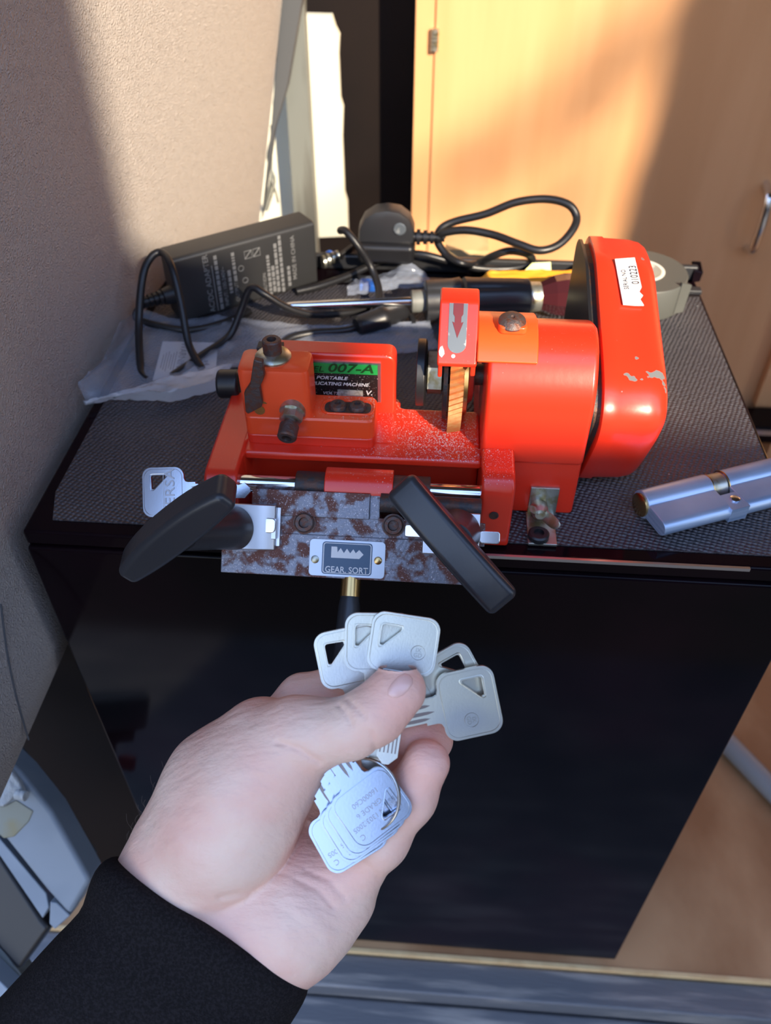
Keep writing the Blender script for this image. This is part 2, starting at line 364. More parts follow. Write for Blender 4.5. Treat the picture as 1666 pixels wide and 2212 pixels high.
# threshold: wood lip, then stepped metal sill
struct(MB().box((-.6, .3185, -.03), (1.6, .3219, .001)).build('trim_2', m_woodpale))
struct(MB().box((-.6, .285, -.06), (1.6, .318, -.006)).build('trim_3', m_sill, bevel=.003))
struct(MB().box((-.6, -.10, -.09), (1.6, .284, -.030)).build('trim_4', m_sill, bevel=.004))
struct(MB().box((-3, -5, -.50), (4, -.1, -.48)).build('ground', m_asph))
def pxpoly(name, pts, y, th, m, parent=None, bevel=.001, structure=False):
    P = [at(px, py, 1, y) for px, py in pts]
    mb = MB(); mb.prism([(p.x, p.z) for p in P], Vector((0, y, 0)), X, Z, Vector((0, th, 0)))
    return mb.build(name, m, parent, bevel=bevel, smooth=False)
o = pxpoly('door_seal', [(614, -120), (668, -120), (653, 0), (620, 190), (592, 285), (578, 385), (564, 478), (586, 270), (607, 0)], .957, .02, m_seal)
tag(o, 'dark grey rubber strip hanging along the far edge of the cream side lining', 'seal')
o = pxpoly('metal_post', [(645, 60), (616, 195), (641, 560), (687, 560), (657, 35), (655, -120), (640, -120)], .99, .02, m_post)
tag(o, 'grey slanting metal post standing in front of the sunlit cream board', 'post')
o = pxpoly('cream_board', [(540, 520), (590, 150), (640, 32), (716, 34), (724, 60), (733, 78), (731, 120), (735, 215), (741, 235), (739, 300), (744, 420), (750, 440), (752, 510)], 1.03, .012, m_cream, bevel=0)
tag(o, 'cream board with a ragged right edge behind the grey post', 'board')
mb = MB()
for s_ in (0, 5, -4): mb.tube([at(590 + s_, 270, 1, .99), at(583 - s_, 340, 1, .985), at(589 + s_, 390, 1, .98), at(572 + s_, 455, 1, .98)], .0012, n=8)
mb.tube([at(586, 385, 1, .98), at(596, 415, 1, .975), at(601, 438, 1, .975)], .0014, n=8)
tag(mb.build('wire', m_post), 'thin dark twisted wires dangling beside the grey slanting post', 'wire')
# wardrobe at the back
wy = 1.10
wx = at(893, 300, 1, wy).x; wh = at(932, 300, 1, wy).x; wg = at(1606, 868, 1, wy).x; zb = at(1630, 868, 1, wy).z
root = empty('wardrobe', (.5, wy, 0), 'tall wooden wardrobe with hinged door and bow handle behind the black fridge', 'wardrobe')
MB().box((wx, wy + .004, zb - .03), (1.6, wy + .06, 1.65)).build('carcass', m_wood, root, bevel=.001)
MB().box((wx + .001, wy + .055, .0), (1.6, wy + .065, zb - .02)).build('plinth', m_wooddk, root)
MB().box((wx, wy - .012, zb - .03), (wh - .001, wy + .003, 1.65)).build('side_stile', m_wood, root, bevel=.001)
dr = MB().box((wh, wy - .014, zb), (wg - .012, wy + .003, 1.62)).build('door', m_wood, root, bevel=.002)
dr2 = MB().box((wg + .014, wy - .014, zb), (1.6, wy + .003, 1.62)).build('door', m_wood, root, bevel=.002)
h0 = at(931, 62, 1, wy - .014); h1 = at(931, 106, 1, wy - .014)
mb = MB().cyl(Vector((wh, wy - .017, h1.z)), Vector((wh, wy - .017, h0.z)), .0035)
for k in range(5):
    z = h1.z + (h0.z - h1.z) * (k + .5) / 5
    mb.cyl(Vector((wh, wy - .017, z - .003)), Vector((wh, wy - .017, z + .003)), .0046)
mb.build('hinge', m_zinc, root)
a = at(1662, 408, 1, wy - .03); b = at(1618, 548, 1, wy - .03); hx = (at(1640, 480, 1, wy - .03)).x
mb = MB().tube([Vector((hx, wy - .012, a.z)), Vector((hx, wy - .036, a.z - .008)), Vector((hx, wy - .042, a.z - .03)), Vector((hx, wy - .042, b.z + .03)), Vector((hx, wy - .036, b.z + .008)), Vector((hx, wy - .012, b.z))], .0055)
mb.build('handle', m_chrome, dr)
# black appliance corner with bright strip and clutter right of the fridge
c1 = at(1610, 922, 1, 1.03)
root = empty('black_cabinet', (c1.x + .15, 1.05, 0), 'low gloss black cabinet with a bright strip against the wardrobe foot', 'cabinet')
c1 = at(1610, 922, 1, 1.03)
MB().box((c1.x - .03, 1.03, c1.z - .03), (c1.x + .40, 1.083, c1.z)).build('top', m_gloss, root, bevel=.003)
MB().box((c1.x - .03, 1.027, c1.z - .012), (c1.x + .40, 1.0302, c1.z - .004)).build('strip', m_alu, root)
MB().box((c1.x + .075, 1.035, 0), (c1.x + .40, 1.083, c1.z - .03)).build('body', m_gloss, root, bevel=.002)
MB().box((c1.x + .050, 1.035, 0), (c1.x + .073, 1.083, c1.z - .03)).build('side_edge', m_wood, root)
MB().box((c1.x - .03, 1.075, 0), (c1.x + .050, 1.083, c1.z - .03)).build('back_panel', m_post, root)
mb = MB()
cc = Vector((c1.x + .02, .985, 0))
mb.rings([[cc + Vector((math.cos(a_ * .785) * r_ * (1 + .2 * math.sin(3 * a_)), math.sin(a_ * .785) * r_, h_)) for a_ in range(8)] for h_, r_ in ((0, .03), (c1.z * .4, .035), (c1.z * .75, .03), (c1.z * .82, .012))])
tag(mb.build('blue_bag', m_bluep, sub=1), 'crumpled blue plastic bag lying under the bright strip at far right', 'bag')
# ------------------------------------------------------------ fridge with mat
root = empty('mini_fridge', (-.01, .5, 0), 'gloss black mini fridge carrying the red machine', 'fridge')
FL_, FR_, FY, BY = -.2341, .2145, .3265, .665
MB().box((FL_, FY + .035, .012), (FR_, BY, T - .012)).build('body', m_gloss, root, bevel=.003)
MB().box((FL_, FY, T - .012), (FR_, BY, T - .0008)).build('top_panel', m_gloss, root, bevel=.002)
dr = MB().box((FL_, FY - .002, .014), (FR_, FY + .033, T - .0125)).build('door', m_gloss, root, bevel=.002)
MB().box((.030, FY - .0008, T - .0028), (FR_ - .036, FY + .0008, T - .0006)).build('edge_highlight', m_alu, root)  # bright sliver standing in for the highlight along the top front edge
MB().box((FL_, BY - .006, T - .001), (FR_, BY, T + .012)).build('rear_ridge', m_blks, root, bevel=.002)
MB().box((-.085, BY - .030, T - .001), (FR_, BY - .022, T + .003)).build('rear_ridge', m_blks, root, bevel=.001)
for x in (FL_ + .02, FR_ - .05):
    for y in (FY + .04, BY - .05): MB().box((x, y, 0), (x + .03, y + .03, .013)).build('foot', m_blk, root)
mt = MB(); mt.prism([(-.219, .3365), (.196, .3365), (.2115, .345), (.2115, .630), (-.226, .630), (-.226, .36)], Vector((0, 0, T - .0008)), X, Y, Vector((0, 0, .0008)))
o = mt.build('rubber_mat', m_mat, smooth=False)
tag(o, 'black pimpled rubber mat covering the fridge top', 'mat')
# ------------------------------------------------------------ added unseen panel behind the photographer, its opening cut to shape the sun patch
dy = -.70
root = empty('sun_mask', (.7, dy, -.3)); root['kind'] = 'structure'
m_shade_panel = mat('shade_panel_grey', (.10, .10, .11), .6)
mb = MB()
mb.box((.10, dy - .03, .15), (1.85, dy, 1.335))
mb.box((.10, dy - .03, 1.335), (.535, dy, 2.15))
mb.box((.535, dy - .03, 1.335), (.62, dy, 1.47))
mb.prism([(1.30, 1.335), (1.85, 1.335), (1.85, 2.15), (1.366, 2.15)], Vector((0, dy, 0)), X, Z, Vector((0, -.03, 0)))
mb.build('shade_panel', m_shade_panel, root, smooth=False)
# tree branches between the sun and the panel opening
def clump(c, r, n=26):
    mb = MB()
    for _ in range(n):
        d = Vector((random.gauss(0, 1), random.gauss(0, 1), random.gauss(0, 1))).normalized() * r * random.random() ** .5
        p = c + d; a = Vector((random.gauss(0, 1), random.gauss(0, 1), random.gauss(0, 1))).normalized(); u, v = frame(a)
        s_ = random.uniform(.018, .034); mb.quadbox([p + u * s_ * i + v * s_ * .6 * j + a * .001 * k for i, j, k in ((-1, -1, -1), (1, -1, -1), (1, 1, -1), (-1, 1, -1), (-1, -1, 1), (1, -1, 1), (1, 1, 1), (-1, 1, 1))])
    return mb
m_leaf = mat('leaf', (.05, .09, .03), .6); m_bark = mat('bark', (.08, .06, .045), .8)
SY = -3.2
tr = empty('tree', (-.2, SY, -.48), 'leafy tree standing outside behind the photographer', 'tree')
tpts = []
for px, py, r in ((1228, 190, .040), (1015, 390, .040), (1190, 480, .045), (1415, 60, .03)):
    P = at(px, py, 1, wy); q = P + SUND * ((SY - wy) / SUND.y); tpts.append(q)
    clump(q, r, 7).build('leaf_clump', m_leaf, tr, smooth=False)
tpts.sort(key=lambda q: q.x)
mb = MB(); mb.tube([Vector((-.2, SY + .05, -.48)), Vector((-.1, SY + .02, 1.0)), Vector((.6, SY + .02, 2.2))] + [q + Vector((0, .0, .02)) for q in tpts], lambda t: .05 * (1 - t) ** 2.2 + .003)
mb.build('branch', m_bark, tr)
# ------------------------------------------------------------ lower left: door frame pieces of the vehicle
def slabpx(a, b, c, d, th, name, m, parent=None, bevel=.001, **k):  # quad given by four world points, thickened downward
    n = (b - a).cross(d - a).normalized() * th
    return MB().quadbox([a, b, c, d, a + n, b + n, c + n, d + n]).build(name, m, parent, bevel=bevel, **k)
def polydep(name, pts, dep, th, m, parent=None, bevel=.001):
    """flat panel of real thickness lying roughly square to the line of sight"""
    o_ = atd(sum(p[0] for p in pts) / len(pts), sum(p[1] for p in pts) / len(pts), dep); P = [atd(px, py, dep) - o_ for px, py in pts]
    return MB().prism([(p.dot(RT), p.dot(UP)) for p in P], o_, RT, UP, FW * th).build(name, m, parent, bevel=bevel)
root = empty('door_frame', atd(60, 1900, .62), 'pale blue painted metal door frame with sealant in the lower left corner', 'door frame')
polydep('inner_flange', [(-60, 1480), (0, 1590), (110, 1745), (192, 1862), (176, 1892), (60, 1720), (-60, 1600)], .63, .02, m_seal, root)
polydep('rail', [(-60, 1570), (45, 1668), (112, 1752), (196, 1902), (150, 1980), (100, 1925), (0, 1800), (-60, 1720)], .61, .03, m_paint, root, bevel=.004)
polydep('sealant', [(-40, 1630), (0, 1656), (22, 1664), (42, 1690), (52, 1712), (48, 1726), (30, 1722), (8, 1745), (-40, 1740)], .606, .012, m_sealant, root, bevel=.002)
polydep('stained_patch', [(-40, 1740), (8, 1742), (34, 1728), (72, 1752), (62, 1775), (30, 1808), (8, 1812), (-40, 1770)], .6092, .004, m_stain, root)
MB().cyl(atd(36, 1716, .604), atd(56, 1720, .602), .0035).build('bolt', m_sealant, root)
polydep('lower_flange', [(-60, 1740), (0, 1812), (100, 1930), (106, 1960), (92, 1985), (0, 1850), (-60, 1790)], .64, .015, m_paint, root)
polydep('end_cap', [(108, 1948), (122, 1950), (152, 1978), (118, 2008), (106, 1996)], .625, .02, m_paint, root)
polydep('rubber_gasket', [(-60, 1790), (0, 1848), (92, 1988), (108, 2006), (40, 2100), (-60, 1990)], .655, .03, m_blk, root, bevel=.004)
polydep('outer_trim', [(-60, 1960), (30, 2085), (50, 2110), (20, 2140), (-60, 2050)], .66, .02, m_post, root)
polydep('outer_skin', [(-60, 2060), (22, 2142), (0, 2170), (-60, 2190)], .64, .02, m_paint, root)
o = polydep('red_clip', [(168, 1884), (208, 1874), (214, 1890), (186, 1902)], .67, .012, m_redpl)
tag(o, 'small red plastic clip between the pale blue door frame and the sleeve', 'clip')
# grey pipe on the plywood floor, far right
a, b = at(1578, 1612, 2, .014), at(1700, 1738, 2, .014)
d = (b - a); o = MB().cyl(a - d * .6, b + d * .2, .013).build('pipe', m_pipe)
tag(o, 'grey pipe lying diagonally on the plywood floor at the right', 'pipe')
# upright reflections are not built on the fridge front; nothing else stands in front of it

tag(MB().box((-.60, .38, .0), (-.262, .93, .435)).build('gap_filler', m_back, bevel=.004), 'added black box filling the dark gap under the side lining, left of the fridge', 'filler box')  # black box added to darken the shaded gap beside the fridge

struct(MB().box((-.62, .0, 1.72), (1.66, 1.22, 1.75)).build('ceiling', m_post))
struct(MB().box((1.62, .0, -.05), (1.66, 1.22, 1.72)).build('wall_right', m_post))
# ------------------------------------------------------------ red key cutting machine
mach = empty('key_cutting_machine', M(0, 370, 0), 'red key cutting machine with black wing knobs and a serial number sticker', 'machine')
def bolt_head(mb, c, ax, r, h, hexr=0, n=28):
    mb.lathe(c, ax, ((0, r), (h * .85, r), (h, r * .88), (h, hexr or r * .5), (h * .45, (hexr or r * .5) * .95)), n); return mb
# base casting
mb = MB()
mb.prism(roundpoly([(-122, 346), (-108, 346), (-104, 352), (-104, 366), (27, 366), (27, 402), (-20, 402), (-20, 412), (-122, 412)], 4), M(0, 0, 0), X * mm, Y * mm, Z * 43 * mm)
mb.prism([(366, 0), (357, 0), (357, 0)][0:0] or [(354.5, 37), (354.5, 43), (368, 43.1), (368, 37)], M(-105, 0, 0), Y * mm, Z * mm, X * 133 * mm)
base = mb.build('base', m_red, mach, bevel=.0022, seg=3)
# left arm, rounded nose
nose = [(410, 0), (334, 0)] + [(340 + 9.5 * math.cos(math.radians(a)), 33.5 + 9.5 * math.sin(math.radians(a))) for a in range(190, 80, -10)] + [(352, 43.2), (410, 43.2)]
nose[1] = (331, 0)
MB().prism(nose, M(-123, 0, 0), Y * mm, Z * mm, X * 18.5 * mm).build('front_arm', m_red, mach, bevel=.002, seg=3)
nose2 = [(362, 0), (332.5, 0), (332.5, 33)] + [(343 + 10.5 * math.cos(math.radians(a)), 37 + 10.5 * math.sin(math.radians(a))) for a in range(180, 60, -12)] + [(362, 48)]
arm = MB().prism(nose2, M(27.5, 0, 0), Y * mm, Z * mm, X * 18 * mm).build('front_arm', m_red, mach, bevel=.002, seg=3)
mb = MB(); bolt_head(mb, at(1067, 1113, 1, T and .3325) - Y * .0, -Y, .0026, .0006, .0018); mb.build('set_screw', m_iron, arm)
# raised pad, orange stop block and sign upright
MB().prism(rrect(72, 24, 4, cx=-68, cy=374), M(0, 0, 42.5), X * mm, Y * mm, Z * 7 * mm).build('pad', m_red, mach, bevel=.0012)
mb = MB()
def ring_(w, h, r, cx, cy, z): return [M(px, py, z) for px, py in rrect(w, h, r, cx=cx, cy=cy)]
mb.rings([ring_(72, 23.4, 4, -68, 374, 49.5), ring_(72, 23.4, 4, -68, 374, 60.5), ring_(70.5, 22, 3.4, -68, 374, 61.7)])
blk = mb.build('stop_block', m_orange, mach, ang=30)
mb = MB()
mb.rings([ring_(37.5, 24, 4, -85.3, 374.5, 58), ring_(38.5, 22, 4, -86, 375.5, 87.5), ring_(37.5, 21, 4, -86, 375.5, 89.5), ring_(35, 18.5, 3.5, -86, 375.5, 90.2)])
mb.build('tower', m_orange, blk, ang=30)
# slot with two button screws
mb = MB(); mb.prism(roundpoly([(-60.5, 369), (-34.5, 369), (-34.5, 379), (-60.5, 379)], 4.8, 8), M(0, 0, 61.6), X * mm, Y * mm, Z * .35 * mm); mb.build('slot', m_iron, blk, smooth=False)
mb = MB(); mb.tube([M(px, py, 62) for px, py in roundpoly([(-62, 367.8), (-33, 367.8), (-33, 380.2), (-62, 380.2)], 6, 5)], .0006, n=8, closed=True, sub=2); mb.build('slot_rim', m_orange, blk)
for x in (-53.2, -42.2):
    MB().lathe(M(x, 374, 61.5), Z, ((0, .0050), (.0012, .0050), (.0026, .0042), (.0033, .0026), (.0033, .0018), (.0022, .0016)), 28).build('button_screw', m_rustbolt, blk)
# large cap screw with dome washer on the tower, hooked stop finger
ts = M(-87.5, 378, 90)
MB().lathe(ts, Z, ((0, .0098), (.0012, .0098), (.0026, .0086), (.0034, .0060), (.0036, .004)), 40).build('dome_washer', m_zinc, blk)
MB().lathe(ts + Z * .003, Z, ((0, .0051), (.0075, .0051), (.0082, .0045), (.0082, .0026), (.0045, .0024)), 28).build('cap_screw', m_rustbolt, blk)
MB().obox(ts + Vector((-.003, .009, .001)), X * .007, Y * .0035, Z * .0012).build('washer_tab', m_iron, blk, bevel=.0004)
fy = .3605
def fpt(px, py, y=fy): return at(px, py, 1, y)
P = [fpt(px, py) for px, py in ((548, 778), (567, 783), (571, 815), (561, 838), (567, 872), (565, 880), (536, 895), (530, 890), (527, 850), (540, 830))]
MB().prism([(p.x, p.z) for p in P], Vector((0, fy, 0)), X, Z, Vector((0, .004, 0))).build('stop_finger', m_rustbolt, blk, bevel=.0006)
MB().lathe(fpt(562, 882, .3645), -Y, ((-.003, .0065), (0, .0065), (.0012, .0062), (.0012, .003), (.0018, .003)), 28).build('finger_screw', m_brass, blk)
# hex nut and cap screw pointing at the viewer
c = fpt(632, 890, .3628); ax = Vector((-.06, -.88, -.30)).normalized()
MB().lathe(c, ax, ((-.004, .0072), (.0006, .0072)), 28).build('washer', m_zinc, blk)
MB().lathe(c + ax * .0006, ax, ((0, .0064), (.0050, .0064), (.0056, .0054)), 6).build('hex_nut', m_zinc, blk)
MB().lathe(c + ax * .005, ax, ((0, .0034), (.004, .0034), (.0041, .0053), (.0115, .0053), (.0124, .0046), (.0124, .0028), (.008, .0026)), 28).build('cap_screw', m_rustbolt, blk)
# sign upright and sign
MB().prism(roundpoly([(-96, 40), (-22.4, 40), (-22.4, 82), (-96, 82)], 6, 6), M(0, 396, 0), X * mm, Z * mm, Y * 14 * mm).build('sign_upright', m_red, mach, bevel=.0018, seg=3)
sy = .3956
pTR, pBR = at(823, 784, 1, sy), at(817, 868, 1, sy); pTL = at(676, 780, 1, sy)
sx1 = pTR.x; sz1, sz0 = pTR.z, at(818, 862, 1, sy).z; sx0 = sx1 - .060
sg = MB().box((sx0, sy - .0006, sz0 - .002), (sx1, sy + .0005, sz1)).build('sign_plate', m_alu, mach)
MB().box((sx0, sy - .0009, sz0 - .002), (sx1 - .0018, sy - .0005, sz1 - .001)).build('black_panel', m_sign, sg, smooth=False)
gz = sz1 - (sz1 - sz0) * .30
MB().box((sx0, sy - .0012, gz), (sx1 - .0018, sy - .0007, sz1 - .001)).build('green_panel', m_green, sg, smooth=False)
def stext(mb, t, px, py, size, **k): return mb.text(t, at(px, py, 1, sy - .0013), X, Z, size, **k)
mb = MB(); stext(mb, '007-A', 756, 796.5, .0078, shear=.25, sx=1.35, bold=.02, align='CENTER'); stext(mb, 'MODEL', 699, 797.5, .0052, shear=.25, sx=1.25, align='RIGHT', bold=.01); mb.build('lettering', m_dkgreen, sg, smooth=False)
mb = MB(); stext(mb, 'PORTABLE', 683, 815, .0031, shear=.3, sx=1.2, align='LEFT', bold=.012); stext(mb, 'KEY DUPLICATING MACHINE', 796, 832, .0031, shear=.3, sx=1.08, align='RIGHT', bold=.012)
stext(mb, 'VOLTS', 714, 849, .0026, shear=.3, sx=1.2, bold=.01); stext(mb, 'V.', 797, 849, .0044, shear=.2, sx=1.2, bold=.015); mb.build('lettering', m_white, sg, smooth=False)
a, b = at(730, 855, 1, sy - .0012), at(784, 844, 1, sy - .0012)
MB().box((a.x, sy - .0013, a.z), (b.x, sy - .0010, b.z)).build('voltage_panel', m_volt, sg, smooth=False)
# housing
prof = [(361, 37), (361, 60)] + [(393 - 32 * math.cos(math.radians(a)), 74 + 32 * math.sin(math.radians(a)) + (1.5 if a in (60, 75, 90) else 0)) for a in range(0, 181, 15)] + [(425, 37)]
hs = MB().prism(prof, M(27, 0, 0), Y * mm, Z * mm, X * 57.5 * mm).build('motor_housing', m_red, mach, bevel=.003, seg=3, ang=25)
MB().prism(roundpoly([(45, 0), (84, 0), (84, 42), (45, 42)], 3), M(0, 362.2, 0), X * mm, Z * mm, Y * 115 * mm).build('housing_foot', m_red, mach, bevel=.0018)
MB().mbox(27.2, 46, 361.6, 478, 0, 40).build('housing_foot', m_red, mach, bevel=.001)
# saddle strap of the guard over the housing
def off(prof_, d, lo, hi):
    q = [Vector(p) for p in prof_]; out = []
    for i in range(lo, hi):
        t = (q[i + 1] - q[i - 1]).normalized(); n = Vector((-t.y, t.x)); out.append(q[i] + n * d)
    return out
outer = off(prof, 2.8, 5, 11); inner = off(prof, .2, 5, 11)
gd = MB().prism([(p.x, p.y) for p in outer] + [(p.x, p.y) for p in reversed(inner)], M(21, 0, 0), Y * mm, Z * mm, X * 31.5 * mm).build('guard_strap', m_saddle, mach, bevel=.0009, ang=30)
MB().prism(rrect(15, 12, 3, cx=39, cy=386), M(0, 0, 108), X * mm, Y * mm, Z * 4.2 * mm).build('screw_boss', m_saddle, gd, bevel=.001)
sc = M(38.5, 386, 112)
MB().lathe(sc, Z + Vector((0, -.25, 0)), ((0, .0072), (.0008, .0072), (.0028, .0052), (.0038, .0026), (.0038, .0012), (.0030, .0008)), 28).build('dome_screw', m_rustbolt, gd)
# guard hood over the cutter
A, B = Vector((368.5, 96.2)), Vector((391, 120.5))
gp = [(A.x, A.y), (A.x + 1, A.y - 2.5), (A.x + 4, A.y - 2.5), (A.x + 16, 98), (405, 108), (405, 121), (B.x, B.y)]
hood = MB().prism(roundpoly(gp, 2.2, 4), M(.6, 0, 0), Y * mm, Z * mm, X * 20.6 * mm).build('guard_hood', m_red, mach, bevel=.0012, seg=3)
t = (B - A).normalized(); nrm = Vector((0, -t.y, t.x)); tv = Vector((0, t.x, t.y))
o0 = M(.6, A.x, A.y) + nrm * .0001
def gq(x, s): return (x * mm, s * mm)
L = (B - A).length
mb = MB(); mb.prism([(5.0 * mm, (L - 1.5) * mm)] + [((9.8 + 4.8 * math.cos(math.radians(a))) * mm, (10.5 + 4.8 * math.sin(math.radians(a))) * mm) for a in range(180, 361, 15)] + [(14.6 * mm, (L - 1.5) * mm)], o0, X, tv, nrm * .0003)
st = mb.build('arrow_sticker', m_grey, hood, smooth=False)
mb = MB(); mb.prism([(x * mm, s * mm) for x, s in ((7.2, L - 1.5), (7.2, 26), (8.1, 24.5), (8.1, 21.5), (6.9, 22), (9.8, 13.5), (12.7, 22), (11.5, 21.5), (11.5, 24.5), (12.4, 26), (12.4, L - 1.5))], o0 + nrm * .0003, X, tv, nrm * .0002)
mb.build('arrow', m_dkred, st, smooth=False)
mb = MB(); mb.prism([(x * mm, s * mm) for x, s in ((.9, 4.5), (2.3, 3.2), (3.7, 5.2), (3.4, 7), (2.4, 9.5), (1.2, 8.6), (.6, 6.4))], o0, X, tv, nrm * .0002); mb.prism([((8.2 + 1.1 * math.cos(a)) * mm, (4.2 + 1.1 * math.sin(a)) * mm) for a in [k * .628 for k in range(10)]], o0, X, tv, nrm * .0002)
mb.build('paint_chip', m_zinc, hood, smooth=False)
MB().mbox(1.2, 3.4, 371, 384, 86, 95).mbox(18.2, 20.8, 370, 384, 88, 95).build('guard_lug', m_red, hood, bevel=.0008)
# spindle, nut, cutter
ca = M(0, 401, 69)
def onx(x): return ca + X * x * mm
MB().cyl(onx(-9), onx(28), .006).build('spindle', m_iron, mach)
MB().lathe(onx(-10.5), X, ((0, .019), (.0045, .019), (.0055, .0175)), 40).build('flange', m_blk, mach, bevel=.0005)
MB().lathe(onx(-5.2), X, ((0, .0105), (.0010, .0125), (.0088, .0125), (.0098, .0105)), 6, ref=Y + Z * .25).build('hex_nut', m_zinc, mach)
MB().lathe(onx(4.8), X, ((0, .0255), (.0022, .026)), 48).build('flange', m_iron, mach)
# toothed cutter: saw profile on a slightly conical rim
nt_ = 60; R1 = []; R0 = []
for k in range(nt_ * 2):
    a = math.pi * k / nt_; r = .0340 if k % 2 else .0326
    for lst, x, sc_, tw in ((R0, 8.0, 1.0, 0), (R1, 15.5, .955, -.07)):
        lst.append(onx(x) + (Y * math.cos(a + tw) + Z * math.sin(a + tw)) * r * sc_)
ctr = lambda x, rr: [onx(x) + (Y * math.cos(math.pi * k / nt_) + Z * math.sin(math.pi * k / nt_)) * rr for k in range(nt_ * 2)]
MB().rings([ctr(8.6, .012), ctr(8.3, .030), R0, R1, ctr(15.8, .028), ctr(15.8, .012)]).build('cutter', m_brassy, mach, smooth=False)
MB().lathe(onx(15.9), X, ((0, .0235), (.0022, .0235), (.0026, .0225)), 48).build('flange', m_brass, mach)
MB().lathe(onx(18.4), X, ((0, .017), (.0030, .015), (.0040, .009)), 40).build('flange', m_alu, mach)
# belt cover
cp = [(500, 4), (500, 104), (492, 112), (474, 113.5), (457, 113.2), (436, 106), (412, 97.8), (385, 89), (372, 83), (363.5, 74), (361, 64), (364, 52), (372, 36), (381, 19), (389, 6), (396, 3)]
cp = roundpoly(cp, 9, 4)
cen = (425, 60)
def inset(P, d):
    q = [Vector(p) for p in P]; out = []
    for i in range(len(q)):
        t = (q[(i + 1) % len(q)] - q[i - 1])
        if t.length < 1e-6: out.append(q[i]); continue
        t.normalize(); n = Vector((-t.y, t.x)); out.append(q[i] + n * d)
    return out
area = sum(cp[i][0] * cp[(i + 1) % len(cp)][1] - cp[(i + 1) % len(cp)][0] * cp[i][1] for i in range(len(cp)))
sgn = 1 if area > 0 else -1
def cring(x, d): return [M(x, p.x, p.y) for p in inset(cp, d * sgn)]
mb = MB(); mb.rings([cring(89, 6), cring(89, .2), cring(89.6, -.6), cring(97, -.6), cring(98, .2), cring(113, .8), cring(119, 2.2), cring(123, 5), cring(125, 9), cring(125.6, 16)])
cov = mb.build('belt_cover', m_redtop, mach, ang=50)
mb = MB(); mb.rings([cring(85.5, 8), cring(85.5, 4), cring(89.2, 4), cring(89.2, 8)]); mb.build('cover_backplate', m_iron, mach, ang=40)
mb = MB(); mb.rings([cring(83.6, 9), cring(83.6, 1.4), cring(85.2, 1.4), cring(85.2, 9)]); mb.build('gasket', m_blk, mach, ang=40)
# serial sticker on the sloping top of the cover
def covpt(px, py):      # on the sloping face between (385,89) and (457,113.2)
    A_, B_ = M(0, 385, 89), M(0, 457, 113.2); tt = (B_ - A_).normalized(); nn = Vector((0, -tt.z, tt.y)); d = ray(px, py); return CAM + d * (((A_ + nn * .0002) - CAM).dot(nn) / d.dot(nn))
tt = (M(0, 457, 113.2) - M(0, 385, 89)).normalized(); nn = Vector((0, -tt.z, tt.y))
S4 = [covpt(1328, 561), covpt(1371, 558), covpt(1391, 661), covpt(1346, 659)]
o_ = S4[3]
mb = MB(); q = [((p - o_).dot(X), (p - o_).dot(tt)) for p in (S4[3], covpt(1372, 661), covpt(1391, 661), covpt(1383, 648), covpt(1389, 640), covpt(1381, 632), covpt(1386, 622), S4[1], S4[0])]
mb.prism(q, o_, X, tt, nn * .0007); stk = mb.build('serial_sticker', m_paper, cov, smooth=False)
du = (S4[0] - S4[3]).normalized(); dl = nn.cross(du) * -1
mb = MB(); mb.text('SERIAL NO', covpt(1350, 606) + nn * .0008, du, nn.cross(du), .0036, sx=.86); mb.text('010223', covpt(1370, 596) + nn * .0008, du, nn.cross(du), .0060, sx=.80)
mb.build('lettering', m_iron, stk, smooth=False)
# carriage shaft and bushings
def sx_(px, py=1052): return at(px, py, 1, .338).x
shc = lambda x: Vector((x, .340, T + .0325))
MB().cyl(shc(M(-108, 0, 0).x), shc(M(29, 0, 0).x), .0050, n=40).build('shaft', m_chrome, mach)
for a, b in ((640, 706), (848, 930)):
    MB().cyl(shc(sx_(a)), shc(sx_(b)), .0082).build('bushing', m_iron, mach, bevel=.0006)
# carriage, a plate leaning toward the viewer, in its own frame
O = M(0, 330, 38); dv = (M(0, 300, 5) - M(0, 330, 38)).normalized(); dw = Vector((0, dv.z, -dv.y)); dw = dw if dw.z > 0 else -dw
def K(u, v, w): return O + X * u * mm + dv * v * mm + dw * w * mm
def kbox(mb, u0, u1, v0, v1, w0, w1): return mb.quadbox([K(u0, v0, w0), K(u1, v0, w0), K(u1, v1, w0), K(u0, v1, w0), K(u0, v0, w1), K(u1, v0, w1), K(u1, v1, w1), K(u0, v1, w1)])
def kpx(px, py, w=0):
    d = ray(px, py); p = CAM + d * ((K(0, 0, w) - CAM).dot(dw) / d.dot(dw)); q = p - O; return q.dot(X) * 1000, q.dot(dv) * 1000
mb = MB()
uL = kpx(478, 1200)[0]; vB = kpx(740, 1250)[1]; uR = kpx(1012, 1230)[0]
v1 = kpx(700, 1118, 1)[1]; v2 = kpx(700, 1164)[1]
kbox(mb, uL, uR, v2 - 2, vB, -9, 0)
kbox(mb, uL + 3, uR + 8, v1 - 1, v2, -9, -.8)
kbox(mb, kpx(545, 1080)[0], kpx(800, 1080)[0], kpx(700, 1062)[1], v1, -10, 1.0)
kbox(mb, kpx(799, 1080)[0], kpx(822, 1080)[0], kpx(700, 1062)[1], v1, -10, -.6)
car = mb.build('carriage', m_rust, mach, bevel=.0005)
# red arm segment wrapping the shaft
mb = MB(); a0, a1 = sx_(704), sx_(850)
arc = [(.0112 * math.cos(math.radians(t_)), .0112 * math.sin(math.radians(t_))) for t_ in range(60, 236, 12)]
mb.prism([(.340 + c_, .0325 + s_) for c_, s_ in arc] + [(.340 - .0, .020), (.345, .022)], Vector((a0, 0, T)), Y, Z, X * (a1 - a0)); mb.build('pivot_arm', m_red, mach, bevel=.0006, ang=30)
